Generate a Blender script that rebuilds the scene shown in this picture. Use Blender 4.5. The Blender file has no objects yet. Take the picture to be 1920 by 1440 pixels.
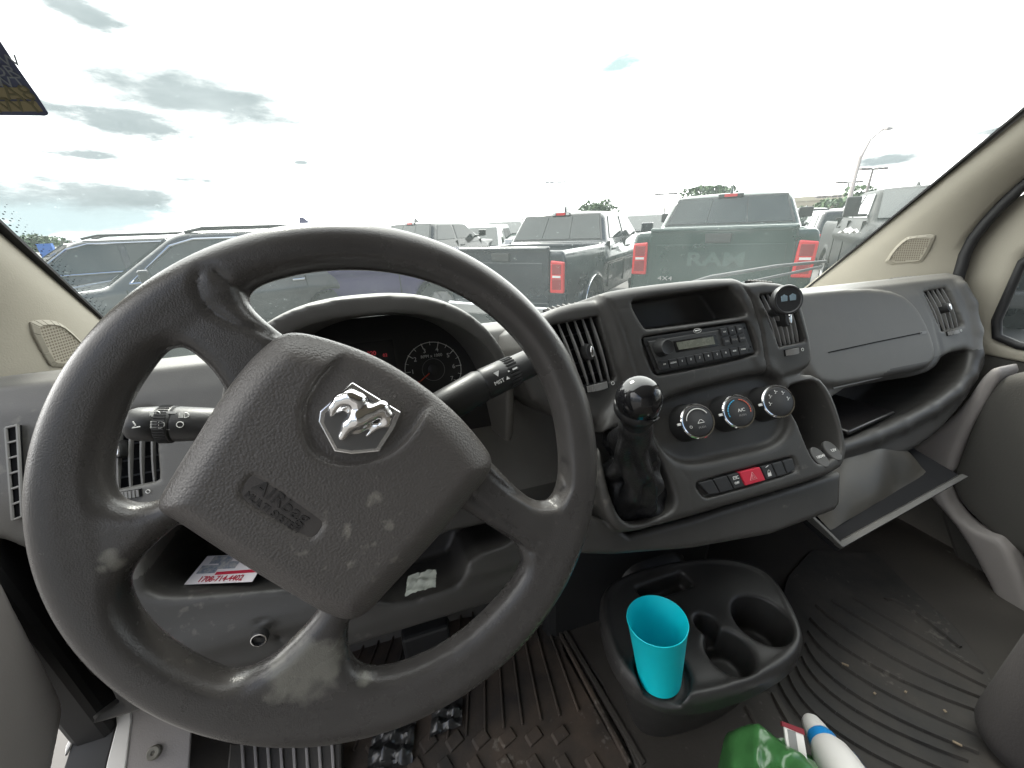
import bpy, math, random
import numpy as np
from mathutils import Vector, Matrix
random.seed(7); rng = np.random.default_rng(7)
C = bpy.context.scene.collection
R = math.radians
# ---------------------------------------------------------------- camera, sky, sun
# the van's own frame: x to the right, y forward, z up, origin at the driver's eye (1.75 m above the ground)
GZ = -1.75
FOC, CX, CY = 723.0, 960.0, 720.0
def cam_axes(pitch=22.3, roll=2.4, yaw=16.5):
    p, r, y = map(math.radians, (pitch, roll, yaw))
    fw = np.array([math.sin(y)*math.cos(p), math.cos(y)*math.cos(p), -math.sin(p)])
    rt = np.array([math.cos(y), -math.sin(y), 0.]); up = np.cross(rt, fw)
    return math.cos(r)*rt - math.sin(r)*up, math.cos(r)*up + math.sin(r)*rt, fw
RT, UP, FW = cam_axes()
cd = bpy.data.cameras.new('camera'); cam = bpy.data.objects.new('camera', cd); C.objects.link(cam)
cam.matrix_world = Matrix(((RT[0], UP[0], -FW[0], 0), (RT[1], UP[1], -FW[1], 0), (RT[2], UP[2], -FW[2], 0), (0, 0, 0, 1)))
cd.sensor_fit = 'HORIZONTAL'; cd.sensor_width = 36; cd.lens = 36*FOC/1920; cd.clip_start = 0.01; cd.clip_end = 3000
sc = bpy.context.scene; sc.camera = cam
sc.view_settings.view_transform = 'Standard'; sc.view_settings.look = 'None'
sc.view_settings.exposure = 1.9; sc.view_settings.gamma = 1
sc.cycles.max_bounces = 8; sc.cycles.transparent_max_bounces = 12; sc.cycles.diffuse_bounces = 4
try: sc.cycles.use_denoising = True
except Exception: pass
SUN_EL, SUN_AZ = 52, -12            # azimuth to the right of the van's nose
w = bpy.data.worlds.new('World'); sc.world = w; w.use_nodes = True
nt = w.node_tree; N = nt.nodes; Lk = nt.links; N.clear()
def wn(t, **k):
    n = N.new(t)
    for a, b in k.items(): setattr(n, a, b)
    return n
def wmath(op, a, b=None, c=None, clamp=False):
    n = wn('ShaderNodeMath', operation=op, use_clamp=clamp)
    for i, v in enumerate((a, b, c)):
        if v is None: continue
        if isinstance(v, (int, float)): n.inputs[i].default_value = v
        else: Lk.new(v, n.inputs[i])
    return n.outputs[0]
sky = wn('ShaderNodeTexSky', sky_type='NISHITA', sun_disc=False, sun_elevation=R(SUN_EL), sun_rotation=R(SUN_AZ), dust_density=3.0)
tc = wn('ShaderNodeTexCoord'); sp = wn('ShaderNodeSeparateXYZ'); Lk.new(tc.outputs['Generated'], sp.inputs[0])
X_, Y_, Z_ = sp.outputs
az = wmath('MULTIPLY', wmath('ARCTAN2', X_, Y_), 57.2958); el = wmath('MULTIPLY', wmath('ARCSINE', Z_), 57.2958)
# flattened cloud coordinates
zz = wmath('ADD', wmath('MAXIMUM', Z_, 0.0), 0.12)
cm = wn('ShaderNodeCombineXYZ'); Lk.new(wmath('DIVIDE', X_, zz), cm.inputs[0]); Lk.new(wmath('DIVIDE', Y_, zz), cm.inputs[1])
nz = wn('ShaderNodeTexNoise'); nz.inputs['Scale'].default_value = .8; nz.inputs['Detail'].default_value = 4; nz.inputs['Roughness'].default_value = .58
Lk.new(cm.outputs[0], nz.inputs['Vector'])
ce = wn('ShaderNodeCombineXYZ'); Lk.new(wmath('MULTIPLY', az, .055), ce.inputs[0]); Lk.new(wmath('MULTIPLY', el, .16), ce.inputs[1])
nb = wn('ShaderNodeTexNoise'); nb.inputs['Scale'].default_value = 1.9; nb.inputs['Detail'].default_value = 9; nb.inputs['Roughness'].default_value = .62
Lk.new(ce.outputs[0], nb.inputs['Vector'])
def blob(a0, e0, aw, ew, slant=0.0, warp=1.0):
    da = wmath('DIVIDE', wmath('SUBTRACT', az, a0), aw)
    de = wmath('DIVIDE', wmath('SUBTRACT', wmath('SUBTRACT', el, e0), wmath('MULTIPLY', wmath('SUBTRACT', az, a0), slant)), ew)
    d = wmath('SQRT', wmath('ADD', wmath('MULTIPLY', da, da), wmath('MULTIPLY', de, de)))
    d = wmath('ADD', d, wmath('MULTIPLY', wmath('SUBTRACT', nb.outputs[0], .5), 3.2*warp))
    m = wn('ShaderNodeMapRange', interpolation_type='SMOOTHSTEP'); Lk.new(d, m.inputs[0])
    m.inputs[1].default_value = 1.3; m.inputs[2].default_value = .30; m.inputs[3].default_value = 0; m.inputs[4].default_value = 1
    return m.outputs[0]
def amax(*v):
    o = v[0]
    for q in v[1:]: o = wmath('MAXIMUM', o, q)
    return o
big = blob(-16, 12.9, 15, 3.6, -.10, .42)
big2 = blob(-22, 10.6, 11, 1.9, -.02, .8); top = blob(-24, 18.8, 6, 2.4, -.25, .6)
lows = amax(blob(-26, 7.6, 5, .8, -.02, .9), blob(-20, 5.8, 6, .8, -.05, .9), blob(-27, 4.6, 13, 1.6, 0, .9), blob(58, 4.6, 4.5, .8, .02, .9),
            blob(47, 2.2, 7, .35, .05, .6), blob(-8, 7.8, 1.6, .4, 0, .9), blob(66, 6.0, 5, .5, .03, .6))
band = wmath('MULTIPLY', blob(-31, 2.8, 17, 4.4, -.05, .6), .92)
aqua = amax(blob(30.6, 16.2, 4.4, 1.5, .1, .7), wmath('MULTIPLY', blob(9.5, 6.4, 4.5, .35, 0, .6), .5), blob(74, 18, 4, .8, 0, .6))
def wmix(fac, a, b):
    n = wn('ShaderNodeMix', data_type='RGBA')
    if isinstance(fac, float): n.inputs[0].default_value = fac
    else: Lk.new(fac, n.inputs[0])
    for i, v in ((6, a), (7, b)):
        if isinstance(v, tuple): n.inputs[i].default_value = (*v, 1)
        else: Lk.new(v, n.inputs[i])
    return n.outputs[2]
# thin bright overcast; the rear sky is more broken and shows some blue
mr = wn('ShaderNodeMapRange'); Lk.new(nz.outputs[0], mr.inputs[0]); mr.inputs[1].default_value = .45; mr.inputs[2].default_value = .56
rear = wn('ShaderNodeMapRange'); Lk.new(Y_, rear.inputs[0]); rear.inputs[1].default_value = .15; rear.inputs[2].default_value = -.5
cover = wmath('MULTIPLY', mr.outputs[0], rear.outputs[0])
fb = wn('ShaderNodeMapRange', interpolation_type='SMOOTHSTEP'); Lk.new(Y_, fb.inputs[0]); fb.inputs[1].default_value = -.75; fb.inputs[2].default_value = .55
veil = wmix(fb.outputs[0], (5.2, 5.2, 5.3), (15.5, 15.4, 15.0))     # the sun side of the overcast is the bright one
col = wmix(cover, veil, sky.outputs[0])
lowr = wn('ShaderNodeMapRange', interpolation_type='SMOOTHSTEP'); Lk.new(wmath('ADD', el, wmath('MULTIPLY', wmath('SUBTRACT', nb.outputs[0], .5), 30)), lowr.inputs[0]); lowr.inputs[1].default_value = 24; lowr.inputs[2].default_value = 8
beh = wn('ShaderNodeMapRange'); Lk.new(Y_, beh.inputs[0]); beh.inputs[1].default_value = .0; beh.inputs[2].default_value = -.3
brk = wn('ShaderNodeMapRange', interpolation_type='SMOOTHSTEP'); Lk.new(nb.outputs[0], brk.inputs[0]); brk.inputs[1].default_value = .62; brk.inputs[2].default_value = .50; brk.inputs[3].default_value = .25; brk.inputs[4].default_value = .95
col = wmix(wmath('MULTIPLY', wmath('MULTIPLY', lowr.outputs[0], beh.outputs[0]), brk.outputs[0]), col, (.75, .85, .90))   # unseen dark cloud bank added low behind the van to darken paint reflections
col = wmix(aqua, col, (1.95, 2.5, 2.5))
col = wmix(band, col, (.85, 1.3, 1.45))
fine = wmath('MULTIPLY', wmath('SUBTRACT', nb.outputs[0], .2), 1.6, clamp=True)
gcl = wmix(fine, (1.0, 1.18, 1.25), (2.0, 2.15, 2.2))
col = wmix(amax(big, big2, top, lows), col, gcl)
bg = wn('ShaderNodeBackground'); bg.inputs[1].default_value = .1; Lk.new(col, bg.inputs[0])
wo = wn('ShaderNodeOutputWorld'); Lk.new(bg.outputs[0], wo.inputs[0])
sl = bpy.data.lights.new('sun', 'SUN'); sl.energy = 1.5; sl.angle = R(12); sl.color = (1, .95, .87)
so = bpy.data.objects.new('sun', sl); C.objects.link(so)
sd = Vector((math.sin(R(SUN_AZ))*math.cos(R(SUN_EL)), math.cos(R(SUN_AZ))*math.cos(R(SUN_EL)), math.sin(R(SUN_EL))))
so.rotation_euler = sd.to_track_quat('Z', 'Y').to_euler()

# ---------------------------------------------------------------- projecting measured outlines onto real surfaces
def ray(x, y): return (x-CX)/FOC*RT - (y-CY)/FOC*UP + FW
class Frame:
    """a plane: origin, right u, up v, normal n (towards the driver)"""
    def __init__(s, p, n, u=(1, 0, 0)):
        s.p = np.array(p, float); s.n = np.array(n, float)/np.linalg.norm(n)
        u = np.array(u, float); u = u-(u@s.n)*s.n; s.u = u/np.linalg.norm(u); s.v = np.cross(s.n, s.u)
    def at(s, x, y, off=0.0):
        d = ray(x, y); P = d*(((s.p+off*s.n)@s.n)/(d@s.n)); q = P-s.p; return (float(q@s.u), float(q@s.v))
    def poly(s, pts, off=0.0): return [s.at(x, y, off) for x, y in pts]
    def W(s, u, v, n=0.0): return s.p+u*s.u+v*s.v+n*s.n
def tilt(p, t): t = R(t); return Frame(p, (0, -math.cos(t), math.sin(t)))
def atz(x, y, z): d = ray(x, y); return d*(z/d[2])
def aty(x, y, Y): d = ray(x, y); return d*(Y/d[1])
def atx(x, y, X): d = ray(x, y); return d*(X/d[0])
FS = tilt((.395, .424, -.14), 18)           # radio face
FL = tilt((.395, .400, -.215), 29)          # lower centre console
FP = tilt((.6, .55, -.18), 26)              # passenger and end vents, tray lip
FWH = Frame((-.0383, .2692, -.1784), (.035, -.947, .319))   # steering wheel
FC = tilt((-.03, .53, -.18), 20)            # instruments
def smooth_poly(p, it=2):
    p = [tuple(q) for q in p]
    for _ in range(it):
        o = []
        for i in range(len(p)):
            a, b = p[i], p[(i+1) % len(p)]
            o += [tuple(.75*np.array(a)+.25*np.array(b)), tuple(.25*np.array(a)+.75*np.array(b))]
        p = o
    return p

# ---------------------------------------------------------------- materials
MATS = {}
def mat(name, base, rough=.5, metal=0., bump=0., bscale=300., var=0., vscale=6., var2=None, coat=0., spec=.5, trans=0., kind='noise', dust=0.):
    if name in MATS: return MATS[name]
    m = bpy.data.materials.new(name); m.use_nodes = True; t = m.node_tree; b = t.nodes['Principled BSDF']; L = t.links
    b.inputs['Base Color'].default_value = (*base, 1); b.inputs['Roughness'].default_value = rough; b.inputs['Metallic'].default_value = metal
    b.inputs['Coat Weight'].default_value = coat; b.inputs['Specular IOR Level'].default_value = spec
    b.inputs['Coat Roughness'].default_value = .04
    if trans: b.inputs['Transmission Weight'].default_value = trans
    co = t.nodes.new('ShaderNodeTexCoord')
    cur = None
    if var:
        n = t.nodes.new('ShaderNodeTexNoise'); n.inputs['Scale'].default_value = vscale; n.inputs['Detail'].default_value = 8; n.inputs['Roughness'].default_value = .65
        L.new(co.outputs['Object'], n.inputs['Vector'])
        mr = t.nodes.new('ShaderNodeMapRange'); mr.inputs[1].default_value = .35; mr.inputs[2].default_value = .68; L.new(n.outputs[0], mr.inputs[0])
        mx = t.nodes.new('ShaderNodeMix'); mx.data_type = 'RGBA'; L.new(mr.outputs[0], mx.inputs[0])
        c2 = var2 or tuple(min(1, c*(1+var)) for c in base)
        mx.inputs[6].default_value = (*base, 1); mx.inputs[7].default_value = (*c2, 1); cur = mx.outputs[2]
        rr = t.nodes.new('ShaderNodeMapRange'); L.new(n.outputs[0], rr.inputs[0]); rr.inputs[1].default_value = .3; rr.inputs[2].default_value = .7
        rr.inputs[3].default_value = max(0, rough-.08); rr.inputs[4].default_value = min(1, rough+.1); L.new(rr.outputs[0], b.inputs['Roughness'])
    if dust:     # scattered specks and scuffs
        v = t.nodes.new('ShaderNodeTexNoise'); v.inputs['Scale'].default_value = 90; v.inputs['Detail'].default_value = 3; L.new(co.outputs['Object'], v.inputs['Vector'])
        v2 = t.nodes.new('ShaderNodeTexNoise'); v2.inputs['Scale'].default_value = 7; v2.inputs['Detail'].default_value = 5; L.new(co.outputs['Object'], v2.inputs['Vector'])
        ml = t.nodes.new('ShaderNodeMath'); ml.operation = 'MULTIPLY'; L.new(v.outputs[0], ml.inputs[0]); L.new(v2.outputs[0], ml.inputs[1])
        mr = t.nodes.new('ShaderNodeMapRange'); mr.inputs[1].default_value = .37; mr.inputs[2].default_value = .46; mr.inputs[4].default_value = dust; L.new(ml.outputs[0], mr.inputs[0])
        mx = t.nodes.new('ShaderNodeMix'); mx.data_type = 'RGBA'; L.new(mr.outputs[0], mx.inputs[0])
        if cur: L.new(cur, mx.inputs[6])
        else: mx.inputs[6].default_value = (*base, 1)
        mx.inputs[7].default_value = (.32, .30, .26, 1); cur = mx.outputs[2]
    if cur: L.new(cur, b.inputs['Base Color'])
    if bump:
        if kind == 'grain':
            n = t.nodes.new('ShaderNodeTexVoronoi'); n.feature = 'F1'; n.inputs['Scale'].default_value = bscale; out = n.outputs['Distance']
        else:
            n = t.nodes.new('ShaderNodeTexNoise'); n.inputs['Scale'].default_value = bscale; n.inputs['Detail'].default_value = 3; out = n.outputs[0]
        L.new(co.outputs['Object'], n.inputs['Vector'])
        bp = t.nodes.new('ShaderNodeBump'); bp.inputs['Strength'].default_value = bump; bp.inputs['Distance'].default_value = .001; L.new(out, bp.inputs['Height']); L.new(bp.outputs[0], b.inputs['Normal'])
        if kind == 'grain': bp.invert = True
    MATS[name] = m; return m
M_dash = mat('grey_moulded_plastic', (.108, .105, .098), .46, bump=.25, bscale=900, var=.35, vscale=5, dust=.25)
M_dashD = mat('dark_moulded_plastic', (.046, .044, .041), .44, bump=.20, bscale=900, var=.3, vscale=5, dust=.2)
M_bag = mat('grained_plastic', (.060, .056, .053), .46, bump=.75, bscale=420, kind='grain', var=.25, vscale=8, dust=.55)
M_black = mat('black_plastic', (.024, .024, .024), .42, bump=.1, bscale=500)
M_void = mat('black_recess', (.008, .008, .009), .8, spec=.15)
M_gloss = mat('gloss_black', (.010, .010, .011), .10, coat=.3)
M_leather = mat('black_leather', (.020, .020, .021), .40, bump=.45, bscale=380, kind='grain')
M_chrome = mat('chrome', (.82, .82, .82), .08, metal=1, var=.01, vscale=30)
M_slat = mat('vent_slat_plastic', (.24, .235, .225), .42)
M_btn = mat('button_plastic', (.030, .030, .031), .45)
M_mark = mat('white_print', (.75, .75, .72), .6)
M_markd = mat('grey_print', (.22, .22, .215), .6)
M_red = mat('hazard_red', (.62, .030, .060), .42)
M_lcd = mat('grey_lcd', (.16, .165, .13), .25, var=.2, vscale=80)
M_beige = mat('beige_trim', (.26, .24, .195), .62, bump=.25, bscale=420, var=.10, vscale=3)
M_beigeD = mat('beige_grille_hole', (.13, .11, .08), .8)
M_seal = mat('rubber_seal', (.012, .012, .013), .6)
M_grey = mat('light_grey_trim', (.27, .25, .24), .55, bump=.3, bscale=500, var=.12, vscale=4)
M_card = mat('dark_door_fabric', (.062, .059, .053), .85, bump=.5, bscale=260)
M_teal = mat('teal_plastic', (.0, .66, .76), .5); M_teal.node_tree.nodes['Principled BSDF'].inputs['Subsurface Weight'].default_value = .35; M_teal.node_tree.nodes['Principled BSDF'].inputs['Subsurface Radius'].default_value = (.01, .02, .02)
M_rub = mat('black_rubber_mat', (.022, .020, .019), .7, bump=.3, bscale=160, var=1.2, vscale=9, var2=(.085, .062, .046), dust=.3)
M_rub2 = mat('grey_rubber_mat', (.042, .037, .032), .62, bump=.25, bscale=220, var=.5, vscale=7, dust=.3)
M_rubP = mat('ribbed_rubber', (.022, .021, .020), .66, bump=.3, bscale=160, var=1.2, vscale=9, var2=(.062, .055, .048), dust=.2)
M_white = mat('white_paint', (.72, .70, .67), .4)

# ---------------------------------------------------------------- object helpers
def props(o, label=None, cat=None, group=None, kind=None):
    if label: o['label'] = label
    if cat: o['category'] = cat
    if group: o['group'] = group
    if kind: o['kind'] = kind
    return o
BASE = {}      # world position of the thing each object belongs to
def empty(name, loc, label, cat, group=None, rz=0.):
    o = bpy.data.objects.new(name, None); C.objects.link(o); o.location = loc; o.rotation_euler = (0, 0, rz); o.empty_display_size = .1
    BASE[o.name] = np.array(loc, float); return props(o, label, cat, group)
def mk(name, verts, faces, m, parent=None, smooth=None, bevel=0., seg=2, mats=None, fm=None, local=False):
    me = bpy.data.meshes.new(name); v = np.asarray(verts, float)
    b = BASE.get(parent.name, np.zeros(3)) if parent is not None else np.zeros(3)
    if not local: v = v-b
    me.from_pydata(v.tolist(), [], [list(f) for f in faces]); me.validate()
    for q in (mats or [m]): me.materials.append(q)
    if fm is not None:
        for p, i in zip(me.polygons, fm): p.material_index = i
    if smooth is not None:
        for p in me.polygons: p.use_smooth = True
        if smooth < 180: me.set_sharp_from_angle(angle=R(smooth))
    o = bpy.data.objects.new(name, me); C.objects.link(o)
    if parent is not None: o.parent = parent; BASE[o.name] = b
    if bevel:
        md = o.modifiers.new('bevel', 'BEVEL'); md.width = bevel; md.segments = seg; md.limit_method = 'ANGLE'; md.angle_limit = R(35)
    return o
class MB:
    def __init__(s): s.v = []; s.f = []; s.m = []
    def add(s, v, f, m=0):
        n = len(s.v); s.v += [tuple(map(float, q)) for q in v]; s.f += [[i+n for i in q] for q in f]; s.m += [m]*len(f); return s
    def hexa(s, p, m=0):   # 4 back + 4 front, same winding
        return s.add(p, [(0, 1, 2, 3), (7, 6, 5, 4), (0, 4, 5, 1), (1, 5, 6, 2), (2, 6, 7, 3), (3, 7, 4, 0)], m)
    def box(s, c, d, m=0, rz=0.):
        x, y, z = c; a, b, e = (q/2 for q in d); cs, sn = math.cos(rz), math.sin(rz)
        P = [(x+i*cs-j*sn, y+i*sn+j*cs, z+k) for k in (-e, e) for i, j in ((-a, -b), (-a, b), (a, b), (a, -b))]
        return s.hexa(P, m)
    def prism(s, F, poly, n0, n1, m=0, taper=0.):
        poly = list(poly)
        a = sum(poly[i][0]*poly[(i+1) % len(poly)][1]-poly[(i+1) % len(poly)][0]*poly[i][1] for i in range(len(poly)))
        if a < 0: poly = poly[::-1]
        k = len(poly); cx = sum(q[0] for q in poly)/k; cy = sum(q[1] for q in poly)/k
        V = [F.W(u, v, n0) for u, v in poly]+[F.W(cx+(u-cx)*(1-taper), cy+(v-cy)*(1-taper), n1) for u, v in poly]
        return s.add(V, [tuple(range(k-1, -1, -1)), tuple(range(k, 2*k))]+[(i, (i+1) % k, k+(i+1) % k, k+i) for i in range(k)], m)
    def tube(s, pts, r, m=0, seg=10, cap=True):
        pts = [np.array(p, float) for p in pts]; rs = r if hasattr(r, '__len__') else [r]*len(pts)
        rings = []; pu = None
        for i, p in enumerate(pts):
            t = pts[min(i+1, len(pts)-1)]-pts[max(i-1, 0)]; t /= np.linalg.norm(t)
            if pu is None: pu = np.cross(t, (0, 0, 1)); pu = pu if np.linalg.norm(pu) > .1 else np.cross(t, (1, 0, 0))
            pu = pu-(pu@t)*t; pu /= np.linalg.norm(pu); q = np.cross(t, pu)
            rings.append([p+rs[i]*(math.cos(a)*pu+math.sin(a)*q) for a in np.linspace(0, 2*math.pi, seg, endpoint=False)])
        V = [x for g in rings for x in g]; F = []
        for i in range(len(pts)-1):
            for j in range(seg): k = (j+1) % seg; F.append((i*seg+j, i*seg+k, (i+1)*seg+k, (i+1)*seg+j))
        if cap: F += [tuple(range(seg-1, -1, -1)), tuple(range((len(pts)-1)*seg, len(pts)*seg))]
        return s.add(V, F, m)
    def lathe(s, F, prof, m=0, seg=40, c=(0, 0), cap=True):   # prof: (radius, n) along the frame normal
        V = []; Q = []
        for r, n in prof:
            for a in np.linspace(0, 2*math.pi, seg, endpoint=False): V.append(F.W(c[0]+r*math.cos(a), c[1]+r*math.sin(a), n))
        for i in range(len(prof)-1):
            for j in range(seg): k = (j+1) % seg; Q.append((i*seg+j, i*seg+k, (i+1)*seg+k, (i+1)*seg+j))
        if cap: Q += [tuple(range(seg-1, -1, -1)), tuple(range((len(prof)-1)*seg, len(prof)*seg))]
        return s.add(V, Q, m)
    def build(s, name, m, parent=None, **k):
        if isinstance(m, (list, tuple)): return mk(name, s.v, s.f, None, parent, mats=list(m), fm=s.m, **k)
        return mk(name, s.v, s.f, m, parent, **k)
def text(name, F, s, size, u, v, n, m, parent, rot=0., ax=1., depth=.0003, align='CENTER', fat=0., local=False):
    cu = bpy.data.curves.new('t', 'FONT'); cu.body = s; cu.size = size; cu.extrude = depth; cu.align_x = align; cu.align_y = 'CENTER'; cu.offset = fat
    cu.resolution_u = 3
    o = bpy.data.objects.new('t', cu); C.objects.link(o); bpy.context.view_layer.update()
    me = bpy.data.meshes.new_from_object(o.evaluated_get(bpy.context.evaluated_depsgraph_get())); bpy.data.objects.remove(o); bpy.data.curves.remove(cu)
    V = np.array([q.co[:] for q in me.vertices]); Fc = [list(p.vertices) for p in me.polygons]
    c, t = math.cos(rot), math.sin(rot); V[:, 0] *= ax
    W = [F.W(u+a*c-b*t, v+a*t+b*c, n+d) for a, b, d in V]
    return mk(name, W, Fc, m, parent, local=local)

# ---------------------------------------------------------------- implicit surfaces (surface nets)
class Vol:
    def __init__(s, lo, hi, h):
        s.h = h; s.lo = np.array(lo, float); s.n = np.ceil((np.array(hi)-s.lo)/h).astype(int)+1
        s.ax = [s.lo[i]+h*np.arange(s.n[i]) for i in range(3)]
        s.d = np.full(s.n, 1.0, np.float32)
    def _sl(s, bb):
        if bb is None: return (slice(None),)*3
        o = []
        for i in range(3):
            a = max(0, int((bb[0][i]-s.lo[i])/s.h)-1); b = min(s.n[i], int((bb[1][i]-s.lo[i])/s.h)+3); o.append(slice(a, max(a, b)))
        return tuple(o)
    def op(s, fn, mode='add', k=0., bb=None):
        sl = s._sl(bb); d = s.d[sl]
        if d.size == 0: return s
        X = s.ax[0][sl[0]][:, None, None].astype(np.float32); Y = s.ax[1][sl[1]][None, :, None].astype(np.float32); Z = s.ax[2][sl[2]][None, None, :].astype(np.float32)
        e = np.broadcast_to(fn(X, Y, Z), d.shape)
        if mode == 'sub': r = np.maximum(d, -e) if k == 0 else smax(d, -e, k)
        elif mode == 'int': r = np.maximum(d, e) if k == 0 else smax(d, e, k)
        else: r = np.minimum(d, e) if k == 0 else -smax(-d, -e, k)
        s.d[sl] = r; return s
    def mesh(s, relax=1):
        d = s.d; sg = d < 0; nx, ny, nz = (q-1 for q in s.n); N_ = nx*ny*nz
        cells, P, quads = [], [], []
        for a in range(3):
            A = [slice(None)]*3; B = [slice(None)]*3; A[a] = slice(0, -1); B[a] = slice(1, None)
            i, j, k = np.nonzero(sg[tuple(A)] != sg[tuple(B)])
            idx = [i, j, k]; o = [0, 0, 0]; o[a] = 1
            v0 = d[i, j, k]; v1 = d[i+o[0], j+o[1], k+o[2]]; t = v0/(v0-v1)
            pt = np.stack([idx[q]+(t if q == a else 0) for q in range(3)], 1).astype(float)
            b, c = (a+1) % 3, (a+2) % 3; q4 = []
            for db, dc in ((0, 0), (1, 0), (1, 1), (0, 1)):
                ci = [x.copy() for x in idx]; ci[b] -= db; ci[c] -= dc
                ok = (ci[0] >= 0) & (ci[1] >= 0) & (ci[2] >= 0) & (ci[0] < nx) & (ci[1] < ny) & (ci[2] < nz)
                lin = np.where(ok, (ci[0]*ny+ci[1])*nz+ci[2], -1); q4.append(lin)
                cells.append(lin[ok]); P.append(pt[ok])
            q = np.stack(q4, 1); q = q[(q >= 0).all(1)]; s0 = v0[(np.stack(q4, 1) >= 0).all(1)] < 0
            q[~s0] = q[~s0][:, ::-1]; quads.append(q)
        cells = np.concatenate(cells); P = np.concatenate(P)
        u, inv = np.unique(cells, return_inverse=True); cnt = np.bincount(inv)
        V = np.stack([np.bincount(inv, P[:, q])/cnt for q in range(3)], 1)
        Q = np.searchsorted(u, np.concatenate(quads))
        for _ in range(relax):
            S = np.zeros_like(V); n = np.zeros(len(V))
            for e in range(4):
                a, b = Q[:, e], Q[:, (e+1) % 4]
                for q in range(3): S[:, q] += np.bincount(a, V[b, q], len(V))+np.bincount(b, V[a, q], len(V))
                n += np.bincount(a, minlength=len(V))+np.bincount(b, minlength=len(V))
            V = .45*V+.55*S/np.maximum(n, 1)[:, None]
        return s.lo+V*s.h, Q
    def build(s, name, m, parent=None, relax=1, **k):
        V, Q = s.mesh(relax); me = bpy.data.meshes.new(name)
        b = BASE.get(parent.name, np.zeros(3)) if parent is not None and not k.get('local') else np.zeros(3)
        V = (V-b).astype(np.float32)
        me.vertices.add(len(V)); me.vertices.foreach_set('co', V.ravel()); me.loops.add(Q.size); me.loops.foreach_set('vertex_index', Q.ravel().astype(np.int32))
        me.polygons.add(len(Q)); me.polygons.foreach_set('loop_start', np.arange(0, Q.size, 4, dtype=np.int32)); me.polygons.foreach_set('loop_total', np.full(len(Q), 4, np.int32))
        me.polygons.foreach_set('use_smooth', np.ones(len(Q), bool)); me.update(calc_edges=True); me.validate(); me.materials.append(m)
        o = bpy.data.objects.new(name, me); C.objects.link(o)
        if parent is not None: o.parent = parent; BASE[o.name] = b
        return o
def smax(a, b, k):
    h = np.maximum(k-np.abs(a-b), 0)/k; return np.maximum(a, b)+h*h*k*.25
def poly2(poly, u, v):
    P = np.array(poly, np.float32); n = len(P); d = None; s = None
    for i in range(n):
        a, b = P[i], P[i-1]; e = b-a; wu, wv = u-a[0], v-a[1]
        t = np.clip((wu*e[0]+wv*e[1])/max(float(e@e), 1e-12), 0, 1); q = (wu-e[0]*t)**2+(wv-e[1]*t)**2
        c1 = v >= a[1]; c2 = v < b[1]; c3 = e[0]*wv > e[1]*wu
        f = (c1 & c2 & c3) | (~c1 & ~c2 & ~c3)
        d = q if d is None else np.minimum(d, q); s = f if s is None else s ^ f
    return np.sqrt(d)*np.where(s, -1, 1)
def rnd(d2, dn, r):
    a, b = d2+r, dn+r
    return np.sqrt(np.maximum(a, 0)**2+np.maximum(b, 0)**2)+np.minimum(np.maximum(a, b), 0)-r
def sprism(F, poly, n0, n1, r=.003, dome=None):
    poly = [tuple(q) for q in poly]
    W = np.array([F.W(u, v, n) for u, v in poly for n in (n0, n1)]); bb = (W.min(0)-.03, W.max(0)+.03)
    def f(X, Y, Z):
        x, y, z = X-F.p[0], Y-F.p[1], Z-F.p[2]
        u = x*F.u[0]+y*F.u[1]+z*F.u[2]; v = x*F.v[0]+y*F.v[1]+z*F.v[2]; n = x*F.n[0]+y*F.n[1]+z*F.n[2]
        if dome is not None: n = n-dome(u, v)
        return rnd(poly2(poly, u, v), np.abs(n-(n0+n1)/2)-abs(n1-n0)/2, r)
    return f, bb
def scap(a, b, ra, rb=None):
    a, b = np.array(a, float), np.array(b, float); rb = ra if rb is None else rb; ba = b-a; L2 = float(ba@ba); m = max(ra, rb)
    def f(X, Y, Z):
        x, y, z = X-a[0], Y-a[1], Z-a[2]; t = np.clip((x*ba[0]+y*ba[1]+z*ba[2])/L2, 0, 1)
        return np.sqrt((x-ba[0]*t)**2+(y-ba[1]*t)**2+(z-ba[2]*t)**2)-(ra+(rb-ra)*t)
    return f, (np.minimum(a, b)-m-.03, np.maximum(a, b)+m+.03)
def sbox(lo, hi, r=.005):
    lo, hi = np.array(lo, float), np.array(hi, float); c = (lo+hi)/2; h = (hi-lo)/2-r
    def f(X, Y, Z):
        a, b, e = np.abs(X-c[0])-h[0], np.abs(Y-c[1])-h[1], np.abs(Z-c[2])-h[2]
        return np.sqrt(np.maximum(a, 0)**2+np.maximum(b, 0)**2+np.maximum(e, 0)**2)+np.minimum(np.maximum(np.maximum(a, b), e), 0)-r
    return f, (lo-.03, hi+.03)
def vop(V, fb, mode='add', k=0.): return V.op(fb[0], mode, k, fb[1])
# ================================================================= STEERING WHEEL
def inset_px(p, k): c = np.mean(p, 0); return [tuple(c+(np.array(q)-c)*k) for q in p]
HOLES = [
 [(452,538),(480,512),(540,497),(600,488),(700,487),(800,495),(880,520),(950,570),(1005,640),(1040,720),(1058,800),(1064,880),(1055,925),(1028,948),(990,935),(925,868),(820,765),(700,690),(545,640),(500,606),(462,570)],
 [(312,648),(345,653),(385,688),(405,715),(435,770),(375,860),(300,940),(245,953),(205,938),(191,905),(190,860),(205,790),(235,730),(262,690),(287,656)],
 [(350,975),(300,1010),(250,1060),(219,1110),(222,1160),(255,1208),(320,1247),(400,1280),(440,1278),(500,1250),(560,1195),(598,1150),(600,1120),(520,1070),(430,1010)],
 [(655,1160),(650,1228),(672,1262),(720,1268),(790,1245),(860,1205),(930,1140),(975,1082),(985,1050),(968,1022),(930,1000),(870,960),(840,960),(760,1060)],
]
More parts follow.
